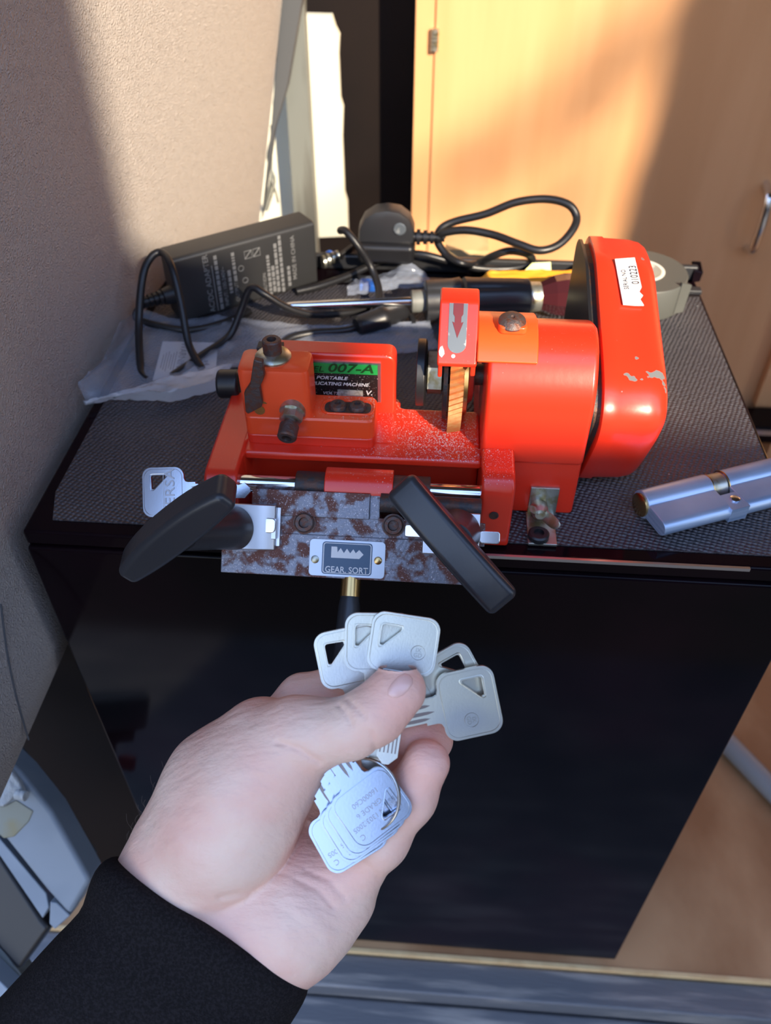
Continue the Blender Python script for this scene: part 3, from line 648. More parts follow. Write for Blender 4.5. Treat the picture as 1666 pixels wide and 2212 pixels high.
# guide rod at the right, two cap screws
r0, r1 = kpx(822, 1086, 2), kpx(1040, 1092, 2)
MB().cyl(K(r0[0], r0[1], -1), K(r1[0], r0[1] + .4, -1), .0052).build('guide_rod', m_iron, mach)
for px, py in ((658, 1129), (850, 1135)):
    u, v = kpx(px, py)
    MB().lathe(K(u, v, -1), dw, ((0, .0062), (.0012, .0062), (.0012, .0053), (.0030, .0053), (.0036, .0046), (.0036, .0029), (.0012, .0026)), 30).build('cap_screw', m_rustbolt, car)
# nameplate
u0, vv0 = kpx(670, 1163, .6); u1, vv1 = kpx(830, 1251, .6)
pw, ph = (u1 - u0), (vv1 - vv0); pc = K((u0 + u1) / 2, (vv0 + vv1) / 2, .05)
npn = MB().prism(rrect(pw * mm, ph * mm, .0022), pc, X, -dv, dw * .0006).build('nameplate', m_plate, car, bevel=.0002)
MB().prism(rrect(pw * mm * .66, ph * mm * .88, .0018), pc + dw * .0006, X, -dv, dw * .00015).build('blue_border', m_blue, npn, smooth=False)
MB().prism(rrect(pw * mm * .635, ph * mm * .83, .0015), pc + dw * .00075, X, -dv, dw * .0001).build('white_border', m_white, npn, smooth=False)
MB().prism(rrect(pw * mm * .61, ph * mm * .79, .0012), pc + dw * .00085, X, -dv, dw * .0001).build('blue_panel', m_blue, npn, smooth=False)
mb = MB(); gz_ = pc + dw * .00096
mb.prism([(a * mm, b * mm) for a, b in ((-8.6, 6.2), (-5.5, 6.2), (-5.2, 3.2), (-3.6, 5.6), (-1.8, 3), (-.2, 5.4), (1.6, 3), (3.2, 5.2), (4.6, 3.2), (6.4, 5), (8.8, 2.6), (6.6, .2), (-8.6, .2))], gz_, X, -dv, dw * .0001)
mb.text('GEAR. SORT', pc - (-dv) * .0062 + dw * .00096, X, -dv, .0046, sx=.92, bold=.01); mb.build('lettering', m_white, npn, smooth=False)
for px in (681, 817):
    u, v = kpx(px, 1208 if px < 700 else 1211)
    MB().lathe(K(u, v, .6), dw, ((0, .0022), (.0005, .0021), (.0009, .0012)), 20).build('rivet', m_brass if px > 700 else m_zinc, npn)
# vises
def vise(pxl, pxr, pyt, pyb, bev, side):
    u0, vt = kpx(pxl, pyt, 10); u1, vb = kpx(pxr, pyb, 10)
    mb = MB(); P = [(u0, -6), (u0, 11), (u1, 11), (u1 + bev, 5), (u1 + bev, -6)]
    mb.prism(P, K(0, vt, 0), X * mm, dw * mm, dv * (vb - vt) * mm)
    b_ = mb.build('vise_jaw', m_alu, mach, bevel=.0006); return b_, (u0 + u1) / 2, (vt + vb) / 2, u1 + bev, vt, vb
vb_, uc, vc, ue, vt, vbo = vise(474, 552, 1086, 1188, 9, 0)
mb = MB(); kbox(mb, ue, ue + 2.2, vt + 1, vbo - 2, -4, 2); kbox(mb, ue - 2, ue + .8, vc - 5, vc + 6, 1, 6.5); mb.build('lower_jaw', m_alu, vb_, bevel=.0003)
u, v = kpx(578, 1135, 8)
mb = MB(); mb.prism(roundpoly([(u - 6, v - 4.0), (u + 4.2, v - 4.0), (u + 4.2, v + 4.0), (u - 6, v + 4.0)], 2.6), K(0, 0, 5.4), X * mm, dv * mm, dw * 2.6 * mm); mb.build('clamp_tab', m_chrome, vb_, bevel=.0006)
vb2, uc2, vc2, ue2, vt2, vbo2 = vise(916, 1034, 1104, 1202, 0.3, 1)
for a, b, py in ((874, 925, 1146), (1036, 1081, 1160)):
    u, v = kpx(a, py, 8); u_, _ = kpx(b, py, 8)
    rr = [(u, v - 3.4), (u_, v - 3.4), (u_, v + 3.4), (u, v + 3.4)]
    MB().prism(roundpoly(rr, 2), K(0, 0, 5.4), X * mm, dv * mm, dw * 2.6 * mm).build('clamp_tab', m_chrome, vb2, bevel=.0006)
# wing knobs
def wing(center, L_, A_, hub_to, hub_r0, hub_r1, ln, th, wd):
    A_ = (A_ - L_ * A_.dot(L_)).normalized(); Wd = L_.cross(A_)
    P = []; n = 14
    for k in range(n + 1):
        t_ = -1 + 2 * k / n; P.append((t_ * ln / 2, th / 2 * (1 - .42 * abs(t_) ** 2.4)))
    P = P + [(x, -y * .55) for x, y in reversed(P)]
    mb = MB(); mb.prism(P, center - Wd * wd / 2, L_, A_, Wd * wd)
    k_ = mb.build('wing_knob', m_blks, mach, bevel=.0036, seg=5, ang=40)
    d = center - hub_to; Ln = d.length
    MB().lathe(hub_to, d, ((-.002, hub_r0 * .9), (0, hub_r0), (Ln * .25, hub_r0 * .93), (Ln * .95, hub_r1)), 40).build('hub', m_blks, k_)
kc = atd(388, 1148, .398)
Lk = (atd(512, 1052, .380) - atd(264, 1244, .416)).normalized()
wing(kc, Lk, CV(-.62, .55, .56), K(uc - 1, vc + 1, 10.5), .0115, .0095, .0760, .0235, .0185)
kc = atd(977, 1174, .402)
Lk = (atd(1085, 1298, .400) - atd(868, 1050, .404)).normalized()
wing(kc, Lk, CV(-.35, .1, .93), K(uc2 + 2.5, vc2 - .5, 10.5), .0128, .0100, .0775, .019, .0175)
# tapered lever below
q0 = K(kpx(757, 1245)[0], vB - 2, -5); ld = Vector((.0, -.72, -.55)).normalized()
MB().cyl(q0, q0 + ld * .012, .0055).build('lever_collar', m_brass, mach)
MB().lathe(q0 + ld * .011, ld, ((0, .0048), (.006, .0058), (.045, .0076), (.060, .0080), (.066, .006)), 32).build('lever', m_blks, mach)
# hold-down clamp at the right foot, wing nut
cx_ = at(1172, 1090, 1, .3615).x
cl = MB(); cl.mbox((cx_ - .0088) * 1000, (cx_ + .0075) * 1000, 360.2, 361.9, 1, 20.5).build
mb = MB(); mb.mbox((cx_ - .0082) * 1000, (cx_ + .0082) * 1000, 360.4, 362.4, 0, 21); mb.mbox((cx_ - .0090) * 1000, (cx_ + .0072) * 1000, 334.5, 361, 0.2, 2.0)
cl = mb.build('foot_clamp', m_zinc, mach, bevel=.0004)
MB().lathe(atz(1163, 1160, 2), Z, ((0, .0060), (.0028, .0060), (.0036, .0050), (.0036, .0030), (.0016, .0028)), 30).build('cap_screw', m_blk, cl)
w0 = at(1166, 1104, 1, .354); wd_ = Vector((0, -.9, .25)).normalized()
wn_ = MB().lathe(w0 + wd_ * -.006, wd_, ((0, .0050), (.004, .0052), (.008, .0046), (.0105, .0030), (.0105, .0018), (.0125, .0018)), 28).build('wing_nut', m_zinc, cl)
mb = MB()
for s_, e_ in ((-1, at(1142, 1094, 1, .347)), (1, at(1206, 1134, 1, .345))):
    mid = w0.lerp(e_, .5) + wd_ * .001
    mb.rings([[p + (Z + X * .6 * s_).normalized() * hh * math.cos(a_) + wd_ * .0009 * math.sin(a_) for a_ in [k * math.pi / 5 for k in range(10)]] for p, hh in ((w0, .0036), (mid, .0042), (w0.lerp(e_, .85) + wd_ * .003, .0040), (e_ + wd_ * .0035, .0018))])
mb.build('wing', m_zinc, wn_, sub=1)
# black plug end seen left of the block
MB().cyl(at(472, 829, 1, .415), at(520, 829, 1, .415), .0088).build('motor_cap', m_blk, mach, bevel=.002)
# ------------------------------------------------------------ keys
GROOVE = [(-1.9, 0), (-1.1, .0), (0, .0), (1.6, 0)]
def key_shape(thick=2.2, blade=33, cuts=None):
    """outline in mm, bow centre at the origin, blade along -y"""
    bow = []
    w, h, r = 28.0, 24.0, 5.2
    for sx, sy, a0 in ((1, 1, 0), (-1, 1, 90)):
        for k in range(9):
            a = math.radians(a0 + 90 * k / 8); bow.append((sx * (w / 2 - r) + r * math.cos(a), sy * (h / 2 - r) + r * math.sin(a)))
    for k in range(9):
        a = math.radians(180 + 90 * k / 8); bow.append((-(w / 2 - r) + r * math.cos(a), -(h / 2 - r) + r * math.sin(a)))
    nk = 5.4
    bow += [(-nk - 2.2, -12.0), (-nk - .5, -12.8), (-nk, -14.2), (-nk, -18.5), (-4.3, -18.7)]
    tip = -18.7 - blade
    if cuts: 
        y = -20
        for c_ in cuts: bow += [(-4.3, y), (-4.3 + c_, y - 1.8), (-4.3 + c_, y - 2.4)]; y -= 4.2
    bow += [(-4.3, tip + 3), (-1.5, tip), (1.0, tip), (4.3, tip + 3.2), (4.3, -18.7), (nk, -18.7), (nk, -14.2), (nk + .5, -12.8), (nk + 2.2, -12.0)]
    for k in range(9):
        a = math.radians(270 + 90 * k / 8); bow.append(((w / 2 - r) + r * math.cos(a), -(h / 2 - r) + r * math.sin(a)))
    hole = roundpoly([(-9.6, 7.0), (-9.6, -1.4), (-8.4, -1.6), (-1.6, 5.2), (-1.7, 6.6)], 1.5, 4)[::-1]
    return bow, hole
def make_key(name, label, c, up, n, m, group=None, blade=33, thick=2.1, texts=(), stamp=None, grooves=3, sc=1.0, cuts=None, mirror=1):
    up = (up - n * up.dot(n)).normalized(); rt_ = up.cross(n).normalized()
    root = empty(name, c, label, 'key', group)
    bow, hole = key_shape(thick, blade, cuts)
    k = mm * sc
    f = lambda P: [(a * k * mirror, b * k) for a, b in P]
    MB().prism(f(bow), c - n * thick * k * .5, rt_, up, n * thick * k, holes=(f(hole),)).build('blank', m, root, bevel=.0003 * sc, ang=30)
    # raised rim following the bow and the hole
    rim = f([(a * .925, b * .915) for a, b in rrect(28.0, 24.0, 5.2)])
    pt = lambda P, e: [c + rt_ * a + up * b + n * (thick * k * .5 + e) for a, b in P]
    hr = f([(a + (a + 5.2) * .17, b + (b - 3.2) * .17) for a, b in hole])
    MB().tube(pt(rim, .00002), .00016 * sc, n=6, closed=True, sub=1).build('bow_rim', m, root)
    MB().tube(pt(hr, .00002), .0002 * sc, n=6, closed=True, sub=1).build('hole_rim', m, root)
    mb = MB()
    for gi, (gx, gy, gl) in enumerate(((-2.5, -16.0, 17), (.3, -14.6, 22), (2.7, -17.0, 17))[:grooves]):
        P = [(gx + .72 * math.sin(math.pi * t_ ** .6) * s_, gy - gl * t_) for s_, ts_ in ((1, [i / 8 for i in range(9)]), (-1, [i / 8 for i in range(7, 0, -1)])) for t_ in ts_]
        mb.prism(f(P), c + n * (thick * k * .5), rt_, up, n * .00012)
    for gx in ((-3.2, -1.6, 0, 1.6, 3.0) if m is m_keyn and stamp else ()): mb.prism(f([(gx - .28, -34), (gx + .28, -34), (gx + .28, -18 - blade + 4), (gx - .28, -18 - blade + 4)]), c + n * (thick * k * .5), rt_, up, n * .00012)
    mb.build('groove', m_keyd, root, smooth=False)
    if texts or stamp:
        mb = MB(); o_ = c + n * (thick * k * .5 + .00003)
        for (t_, a, b, s_, rot) in texts:
            ca_, sa_ = math.cos(math.radians(rot)), math.sin(math.radians(rot))
            mb.text(t_, o_ + rt_ * a * k + up * b * k, rt_ * ca_ + up * sa_, up * ca_ - rt_ * sa_, s_ * k, depth=.00012)
        if stamp:
            ss = (stamp[0] * k, stamp[1] * k)
            mb.tube([o_ + rt_ * (ss[0] + 2.9 * k * math.cos(a)) + up * (ss[1] + 2.9 * k * math.sin(a)) for a in [q * .3927 for q in range(16)]], .00012, n=6, closed=True, sub=1)
            mb.text('IX', o_ + rt_ * ss[0] + up * (ss[1] + 1.0 * k), rt_, up, 2.4 * k, depth=.00012); mb.text('GD', o_ + rt_ * ss[0] + up * (ss[1] - 1.1 * k), rt_, up, 2.4 * k, depth=.00012)
        mb.build('stamping', m_keyst if m is m_keyn else m_keystb, root, smooth=False)
    return root
m_keyst = mat('stamp_shade', (.42, .41, .37), .35, 1.0)
m_keystb = mat('stamp_shade_blue', (.38, .38, .40), .3, 1.0)
def iv(x, y, z=0): return (RT * x - UP * y + -FW * z).normalized()     # direction: right, down, toward viewer
NK = lambda a, b: (-FW + RT * a + UP * b).normalized()
G1 = 'blank keys fanned out above the thumb'
def fan(cx_, cy_, dep, u, n, label, st=None, blade=30):
    make_key('key', label, atd(cx_, cy_, dep), iv(*u), n, m_keyn, G1, blade=blade, stamp=st)
fan(757, 1417, .3475, (-.2, -.98), NK(.05, .02), 'nickel key leftmost in the fan above the thumb, its hole over the black background', None)
fan(818, 1387, .3430, (.02, -1), NK(.04, .03), 'nickel key highest in the fan, partly behind the one stamped with a circle')
fan(872, 1391, .3385, (.15, -.99), NK(.02, .05), 'nickel key right of the fan top with a round stamp touching the thumb tip', (6.3, -2.6))
fan(982, 1473, .3450, (.88, -.48), NK(.08, .0), 'nickel key right of the thumb tip, mostly hidden behind the lower right key')
fan(1014, 1518, .3395, (.98, -.2), NK(.05, .02), 'nickel key lowest at the right of the thumb, its bow pointing right', (6.8, -.6))
G2 = 'silver keys stacked in the palm'
tx = (('16000C60', 0, -4.6, 3.0, 0), ('GRADE 6', 1, -.4, 3.0, 0), ('BS EN 1303:2005', 1.2, 3.4, 2.9, 0), ('C', 9.6, 7.2, 3.2, 0))
def low(cx_, cy_, dep, u, n, label, t_=tx): make_key('key', label, atd(cx_, cy_, dep), iv(*u), n, m_keys, G2, blade=24, texts=t_, grooves=2)
low(752, 1800, .3440, (.50, .86), NK(.03, .12), 'silver key at the bottom of the palm stack, furthest to the lower left')
low(777, 1776, .3415, (.55, .83), NK(.03, .11), 'silver key second from the bottom of the palm stack')
low(789, 1761, .3392, (.57, .82), NK(.03, .12), 'silver key just under the topmost key of the palm stack', ())
low(803, 1743, .3365, (.59, .81), NK(.03, .13), 'topmost silver key of the palm stack, stamped GRADE 6, with the ring through its hole')
# key clamped in the left vise
kc_ = atd(354, 1063, .4365)
make_key('key', 'pale blank key stamped VERSA clamped in the left vise of the red machine', kc_, iv(-1, 0.02), (dw * .98 + X * -.03).normalized(), m_keys, None, blade=31, cuts=(1.6, 2.6, 1.2, 3.0, 2.0, 1.2), texts=(), sc=.93, mirror=-1)
for o in list(col.objects):
    if o.get('label', '').startswith('pale blank key'): vk = o
n_ = (dw * .98 + X * -.03).normalized(); up_ = iv(-1, .02); up_ = (up_ - n_ * up_.dot(n_)).normalized(); rt_ = up_.cross(n_)
mb = MB(); mb.text('VERSA', kc_ + n_ * .00105 - up_ * .0038 + rt_ * .000, rt_, up_, .0076, sx=1.15)
mb.tube([kc_ + n_ * .00105 - up_ * .0002 + rt_ * .009, kc_ + n_ * .00105 - up_ * .0002 - rt_ * .009], .00014, n=6, sub=1)
mb.build('stamping', m_keystb, vk, smooth=False)
# split ring
rc = atd(790, 1717, .3385); rn = (-FW + RT * -.38 + UP * .05).normalized(); ru, rv = frame(rn)
mb = MB()
for e in (-.00045, .00045): mb.tube([rc + rn * e + (ru * math.cos(a) + rv * math.sin(a)) * .0146 for a in [k * math.pi / 12 for k in range(24)]], .00055, n=8, closed=True, sub=2)
tag(mb.build('split_ring', m_ring), 'thin steel split ring threaded through the stacked silver keys in the palm', 'key ring')
# ------------------------------------------------------------ euro profile lock cylinder
a0 = atz(1385, 1090, 8.8); a1 = atz(1700, 1012, 8.8); ld_ = (a1 - a0).normalized(); side = Vector((ld_.y, -ld_.x, 0)).normalized()   # side points toward the viewer
root = empty('lock_cylinder', a0 - Z * .009, 'brushed silver euro profile lock cylinder lying at the right of the mat', 'lock')
def euro():   # round part and leg; the leg lies toward the viewer
    P = []
    for k in range(21):
        a = math.radians(-55 + 290 * k / 20); P.append((8.6 * math.cos(a), 8.6 * math.sin(a)))
    P += [(-5.0, -20.0)] + [(5 * math.cos(math.radians(a)), -20 + 5 * math.sin(math.radians(a))) for a in (200, 225, 250, 270, 290, 315, 340)] + [(5.0, -20.0)]
    return P
# profile plane: 'a' = up, 'b' = away from viewer ; lies on its flat side
cz = a0 * 1.0
bd = -side
prof_e = euro()
tilt = math.radians(6); ax_a = Z; ax_b = bd
f = lambda P: [(a * mm, b * mm) for a, b in P]
split = .044
for nm, s0, s1 in (('body', 0, split), ('body', split + .010, .115)):
    MB().prism(f(prof_e), cz + ld_ * s0, ax_a, ax_b, ld_ * (s1 - s0)).build(nm, m_lockface, root, bevel=.0005, ang=25)
MB().prism(f([(-4.8, -25), (4.8, -25), (4.8, -12), (-4.8, -12)]), cz + ld_ * (split - .001), ax_a, ax_b, ld_ * .012).build('bridge', m_lockface, root, ang=30)
MB().lathe(cz + ld_ * (split + .0005), ld_, ((0, .0078), (.009, .0078)), 40).build('cam', m_zinc, root)
MB().lathe(cz - ld_ * .0016, ld_, ((0, .0066), (.0004, .0072), (.002, .0072)), 36).build('plug', m_brass, root)
for s_ in (split - .0006, split + .0100): MB().lathe(cz + ld_ * s_, ld_, ((0, .00875), (.0006, .00875)), 48).build('brass_edge', m_brass, root)
pr_ = cz + ld_ * (split + .006) - ax_b * .0175 + Z * .0048
MB().lathe(pr_, Z, ((-.001, .0030), (.0008, .0028), (.0014, .0016)), 20).build('retaining_screw', m_chrome, root)
# ------------------------------------------------------------ power adapter with its leads
A = atz(398, 702, 0); B = atz(688, 614, 0); ed = (B - A).normalized(); Ln = (B - A).length
bk = Vector((-ed.y, ed.x, 0)); tl = Z * 1.0
Hh = .053; Dp = .026
root = empty('power_adapter', (A + B) / 2, 'black AC/DC power adapter standing on its long edge behind the machine', 'power adapter')
up2 = tl; dn = up2.cross(ed).normalized(); dn = dn if dn.y > 0 else -dn
mb = MB(); P = rrect(Dp, Hh, .0035)
mb.prism([(a + Dp / 2, b + Hh / 2) for a, b in P], A + Z * .001, dn, up2, ed * Ln)
mb.build('case', m_case, root, bevel=.0015)
MB().quadbox([A + ed * s_ + dn * (Dp * .62 + e) + up2 * (Hh + h_) for h_ in (-.0005, .00025) for s_, e in ((.001, 0), (Ln - .001, 0), (Ln - .001, .0006), (.001, .0006))]).build('case_seam', m_blks, root, smooth=False)
lab = MB(); nrm_ = -dn
def lt(t_, fx, fy_, size, al='LEFT'): lab.text(t_, A + ed * Ln * fx + up2 * Hh * fy_ - dn * .0002, up2, -ed, size, depth=.0002, align=al, bold=.008)
for t_, fx, fy_, s_ in (('AC/DC ADAPTER', .21, .07, .0062), ('INPUT: 100-240V~', .315, .10, .0042), ('OUTPUT:', .395, .12, .0042), ('CAUTION:', .60, .10, .0040), ('MADE IN CHINA', .825, .20, .0050)): lt(t_, fx, fy_, s_)
rl = random.Random(2)
for fx, f0, f1 in ((.275, .07, .86), (.355, .28, .62), (.395, .45, .85), (.635, .07, .72), (.665, .10, .5), (.695, .08, .86), (.73, .06, .95), (.78, .12, .42)):
    f_ = f0
    while f_ < f1:
        w_ = rl.uniform(.02, .09); lab.obox(A + ed * Ln * fx + up2 * Hh * (f_ + w_ / 2) - dn * .0003, ed * .0013, up2 * Hh * w_ / 2, dn * .0001); f_ += w_ + .018
for fx, fy_ in ((.44, .62), (.46, .42)):
    p_ = A + ed * Ln * fx + up2 * Hh * fy_ - dn * .0005
    lab.tube([p_ + (ed * math.cos(a) + up2 * math.sin(a)) * .0022 for a in [k * .785 for k in range(8)]], .0003, n=6, closed=True, sub=2)
lab.obox(A + ed * Ln * .245 + up2 * Hh * .42 - dn * .0003, ed * .0003, up2 * Hh * .36, dn * .0001)
for i, fx in enumerate((.50, .56)):
    p_ = A + ed * Ln * fx + up2 * Hh * .80 - dn * .0005
    lab.tube([p_ + ed * a + up2 * b for a, b in ((-.003, -.003), (-.003, .003), (.003, .003), (.003, -.003))], .0003, n=6, closed=True, sub=1); lab.tube([p_ - ed * .003 - up2 * .003, p_ + ed * .003 + up2 * .003], .0003, n=6, sub=1)
lab.build('printed_label', m_grayprint, root, smooth=False)
g0 = A + dn * .014 + up2 * .020
mb = MB(); mb.cyl(g0 + ed * .001, g0 - ed * .008, .0075, .006)
for k in range(4): mb.cyl(g0 - ed * (.009 + .004 * k), g0 - ed * (.0115 + .004 * k), .0055 - .0004 * k)
mb.cyl(g0, g0 - ed * .024, .0035); mb.build('strain_relief', m_blk, root)
def path(pts): return [at(px, py, 2, T + z * mm) for px, py, z in pts]
CR = .0028
mb = MB(); e0 = g0 - ed * .022
mb.tube([e0, e0 + Vector((-.008, -.006, -.010))] + path([(350, 706, 6), (415, 713, 4), (484, 697, 4), (540, 672, 4)]), CR)
mb.tube(path([(322, 822, 3), (305, 800, 4), (300, 700, 22), (308, 600, 48), (326, 556, 58), (350, 546, 60), (371, 577, 56), (391, 656, 36), (408, 744, 14), (436, 796, 4)]), CR)
mb.tube(path([(372, 812, 3), (435, 769, 5), (494, 727, 8), (519, 675, 22), (535, 632, 36), (548, 621, 40), (573, 636, 36), (622, 665, 24), (681, 680, 14), (755, 675, 8), (800, 664, 6)]), CR)
mb.build('low_voltage_lead', m_blk, root)
mb = MB(); mb.tube(path([(735, 498, 52), (748, 500, 54), (775, 533, 44), (804, 582, 26), (819, 636, 14), (799, 685, 8), (755, 712, 6), (681, 719, 6), (632, 729, 6), (604, 748, 4)]), .0030)
tag(mb.build('black_cable', m_blk), 'black cable curving down from beside the adapter to behind the machine block', 'cable')
# barrel connector
p0, p1 = atz(770, 706, 9), atz(880, 672, 9); dd = (p1 - p0).normalized(); Lb = (p1 - p0).length
mb = MB().lathe(p0, dd, ((0, .006), (.002, .0078), (Lb * .42, .0088), (Lb * .45, .0094), (Lb * .55, .0094), (Lb * .6, .0080), (Lb * .9, .0066), (Lb, .004)), 30)
o = tag(mb.build('barrel_connector', m_blk), 'chunky black barrel connector lying under the screwdriver shaft', 'connector')
p2 = atz(884, 676, 6); MB().tube([p2 + X * .001, p2 + Vector((.004, -.012, -.002)), p2 + Vector((.006, -.020, -.004))], .0024).build('tail', m_blk, o)
# small metal clip by the adapter
p0 = atz(697, 566, 10)
mb = MB()
for k in range(4): mb.cyl(p0 + Vector((.0035 * k, .002 * k, .001 * k)), p0 + Vector((.0035 * k + .0022, .002 * k + .001, .001 * k)), .0055 - .0004 * k, n=14)
root = tag(mb.build('cable_gland', m_zinc), 'small ribbed metal fitting at the right end of the adapter', 'fitting')
MB().obox(p0 + Vector((.028, .020, .008)), Vector((.014, .011, .007)), Vector((-.0012, .0018, 0)), Vector((0, -.001, .003))).build('blade', m_blk, root, bevel=.0005)
o = MB().ball(atz(712, 552, 8), .0045).build('cap', m_bluep); tag(o, 'tiny blue cap behind the ribbed metal fitting', 'cap')
# ------------------------------------------------------------ mains plug and its lead
PY = .648
c = at(838, 497, 1, PY); root = empty('mains_plug', c, 'black three pin mains plug standing against the dark back panel', 'plug')
mb = MB()
prof_p = [(-.024, .000), (-.0235, .010), (-.019, .019), (-.010, .025), (0, .0265), (.010, .025), (.018, .019), (.0215, .010), (.0215, 0)]
def pring(s_, y): return [c + Vector((x * s_ + .0, y, -.008 + z * s_)) for x, z in prof_p]
mb.rings([pring(.80, -.006), pring(.96, -.0045), pring(1, -.001), pring(1, .010), pring(.9, .012)])
mb.build('cover', m_blks, root, ang=30)
MB().obox(c + Vector((-.001, .001, -.016)), X * .0235, Y * .014, Z * .0085).build('base', m_blk, root, bevel=.005, seg=4)
MB().lathe(c + Vector((.010, -.0066, .004)), -Y, ((0, .0052), (.0007, .0045), (.0007, .003)), 24).build('screw_cap', m_grey, root)
q = c + Vector((.0205, .002, -.006))
mb = MB(); mb.cyl(q, q + X * .026, .0042, .0032)
for k in range(4): mb.cyl(q + X * (.003 + .0055 * k), q + X * (.0060 + .0055 * k), .0062 - .0006 * k)
mb.build('strain_relief', m_blk, root)
def wp(pts): return [at(px, py, 1, y) for px, py, y in pts]
mb = MB(); mb.tube([q + X * .024] + wp([(955, 504, .648), (1005, 497, .645), (1065, 507, .64), (1120, 527, .63), (1165, 541, .625), (1205, 530, .63), (1235, 500, .64), (1246, 470, .65), (1228, 442, .655), (1180, 430, .66), (1115, 437, .66), (1050, 462, .66), (985, 478, .66), (953, 494, .657), (945, 520, .655), (965, 550, .648), (1000, 570, .64)])
  + path([(1030, 569, 9), (1065, 553, 20), (1100, 542, 26), (1135, 547, 22), (1150, 560, 14), (1138, 573, 8), (1095, 581, 5), (1030, 579, 8), (965, 563, 15), (905, 549, 20), (850, 554, 14), (800, 574, 8), (750, 597, 5), (690, 618, 4), (640, 630, 4)]), .0032, sub=8)
mb.build('lead', m_blk, root)
# ------------------------------------------------------------ screwdriver and glossy torch behind the machine
s0 = atz(606, 662, 17); s1 = atz(1150, 641, 17.5); sd = (s1 - s0).normalized(); SL = (s1 - s0).length
root = empty('screwdriver', s1, 'long bare shafted screwdriver with a fat fluted black handle behind the machine', 'screwdriver')
def sp(px): return (at(px, 650, 1, (s0.y + s1.y) / 2).x - s0.x) / sd.x
MB().lathe(s0, sd, ((0, .0022), (sp(640), .0036), (sp(892), .0036)), 24).build('shaft', m_chrome, root)
MB().lathe(s0, sd, ((sp(888), .0078), (sp(890), .0085), (sp(922), .0085)), 32).build('collar', m_post, root)
u_, v_2 = frame(sd); R_ = []
for px, r_, d_ in ((918, .0140, 0), (920, .0155, 0), (950, .0160, .10), (975, .0163, .12), (992, .0168, 0), (998, .0150, 0), (1004, .0168, 0), (1020, .0165, .12), (1060, .0158, .10), (1110, .0148, .04), (1142, .0140, 0), (1145, .0130, 0)):
    R_.append([s0 + sd * sp(px) + (u_ * math.cos(a) + v_2 * math.sin(a)) * r_ * (1 - d_ * max(0, math.cos(6 * a)) ** 3) for a in [k * math.pi / 36 for k in range(72)]])
MB().rings(R_).build('handle', m_blks, root, ang=40)
MB().lathe(s0, sd, ((sp(1144), .0116), (sp(1170), .0112)), 32).build('ferrule', m_zinc, root)
MB().lathe(s0, sd, ((sp(1170), .0108), (sp(1200), .0155), (sp(1222), .0168), (sp(1262), .0168), (sp(1264), .0175), (sp(1276), .0175), (sp(1278), .0168), (sp(1330), .0165), (sp(1338), .010)), 10).build('end_cap', m_navy, root, smooth=False)
# ------------------------------------------------------------ packet, tapes, offcut, black corner bracket
def wav(name, pts, m, zf, n=26, label=None, cat=None, th=.0002):   # crumpled sheet: bilinear patch over pixel corners at heights
    A_, B_, C_, D_ = pts
    mb = MB(); V = []
    for j in range(n + 1):
        row = []
        for i in range(n + 1):
            s_, t_ = i / n, j / n
            p = (A_ * (1 - s_) + B_ * s_) * (1 - t_) + (D_ * (1 - s_) + C_ * s_) * t_
            row.append(mb.bm.verts.new(p + zf(s_, t_)))
        V.append(row)
    for j in range(n):
        for i in range(n): mb.bm.faces.new((V[j][i], V[j][i + 1], V[j + 1][i + 1], V[j + 1][i]))
    o = mb.build(name, m, ang=80)
    so_ = o.modifiers.new('sol', 'SOLIDIFY'); so_.thickness = th
    return tag(o, label, cat)
from mathutils import noise as mn
def crease(sc_, amp, seed):
    def f_(s_, t_):
        v = Vector((s_ * sc_ + seed, t_ * sc_ * .8, seed)); r1 = 1 - abs(mn.noise(v)) * 2; r2 = 1 - abs(mn.noise(v * 2.3)) * 2
        return Vector((mn.noise(v * .7 + Vector((9, 0, 0))) * amp * .5, 0, amp * (max(r1, 0) ** 2 + .5 * max(r2, 0) ** 2)))
    return f_
wav('packet', (atz(985, 640, 3), atz(1300, 645, 3), atz(1300, 584, 14), atz(1060, 586, 12)), m_yel, crease(4, .0012, 3), label='shiny orange yellow packet lying behind the screwdriver handle', cat='packet')
o = MB().quadbox([atz(1128, 590, 8), atz(1191, 586, 8), atz(1190, 566, 14), atz(1150, 568, 14), atz(1128, 590, 6), atz(1191, 586, 6), atz(1190, 566, 12), atz(1150, 568, 12)]).build('tape_flag', m_ytab)
tag(o, 'pale yellow green tape tab stuck on the black rear ridge', 'tape')
a, b = at(962, 552, 1, .71), at(1052, 566, 1, .71); zt = at(962, 528, 1, .71).z
MB().box((a.x, .70, .02), (b.x, .74, zt)).build('x', m_woodpale); o = col.objects[-1] if False else bpy.data.objects['x']; o.name = 'wooden_block'
tag(o, 'pale timber block standing behind the fridge beneath the cable loop', 'wood block')
tc0 = at(1408, 590, 2, T + .030); tc0 = Vector((tc0.x - .005, tc0.y + .014, T + .0002))
mb = MB(); n_r = 56
def cr_(r_, z): return [tc0 + Vector((math.cos(k * 2 * math.pi / n_r) * r_, math.sin(k * 2 * math.pi / n_r) * r_, z)) for k in range(n_r)]
root = empty('tape_roll', tc0, 'roll of grey duct tape lying flat on the back right corner of the mat', 'tape roll')
mb.rings([cr_(.0185, 0), cr_(.0360, 0), cr_(.0365, .001), cr_(.0365, .024), cr_(.0360, .025), cr_(.0185, .025)], cap=False, closed=True).build('tape', m_tape, root)
MB().rings([cr_(.0160, .0005), cr_(.0186, .0005), cr_(.0186, .0253), cr_(.0160, .0253)], cap=False, closed=True).build('core', m_core, root)
MB().rings([cr_(.0002, .0003), cr_(.0160, .0003), cr_(.0160, .004), cr_(.0002, .004)], cap=False, closed=True).build('core_liner', m_core, root)
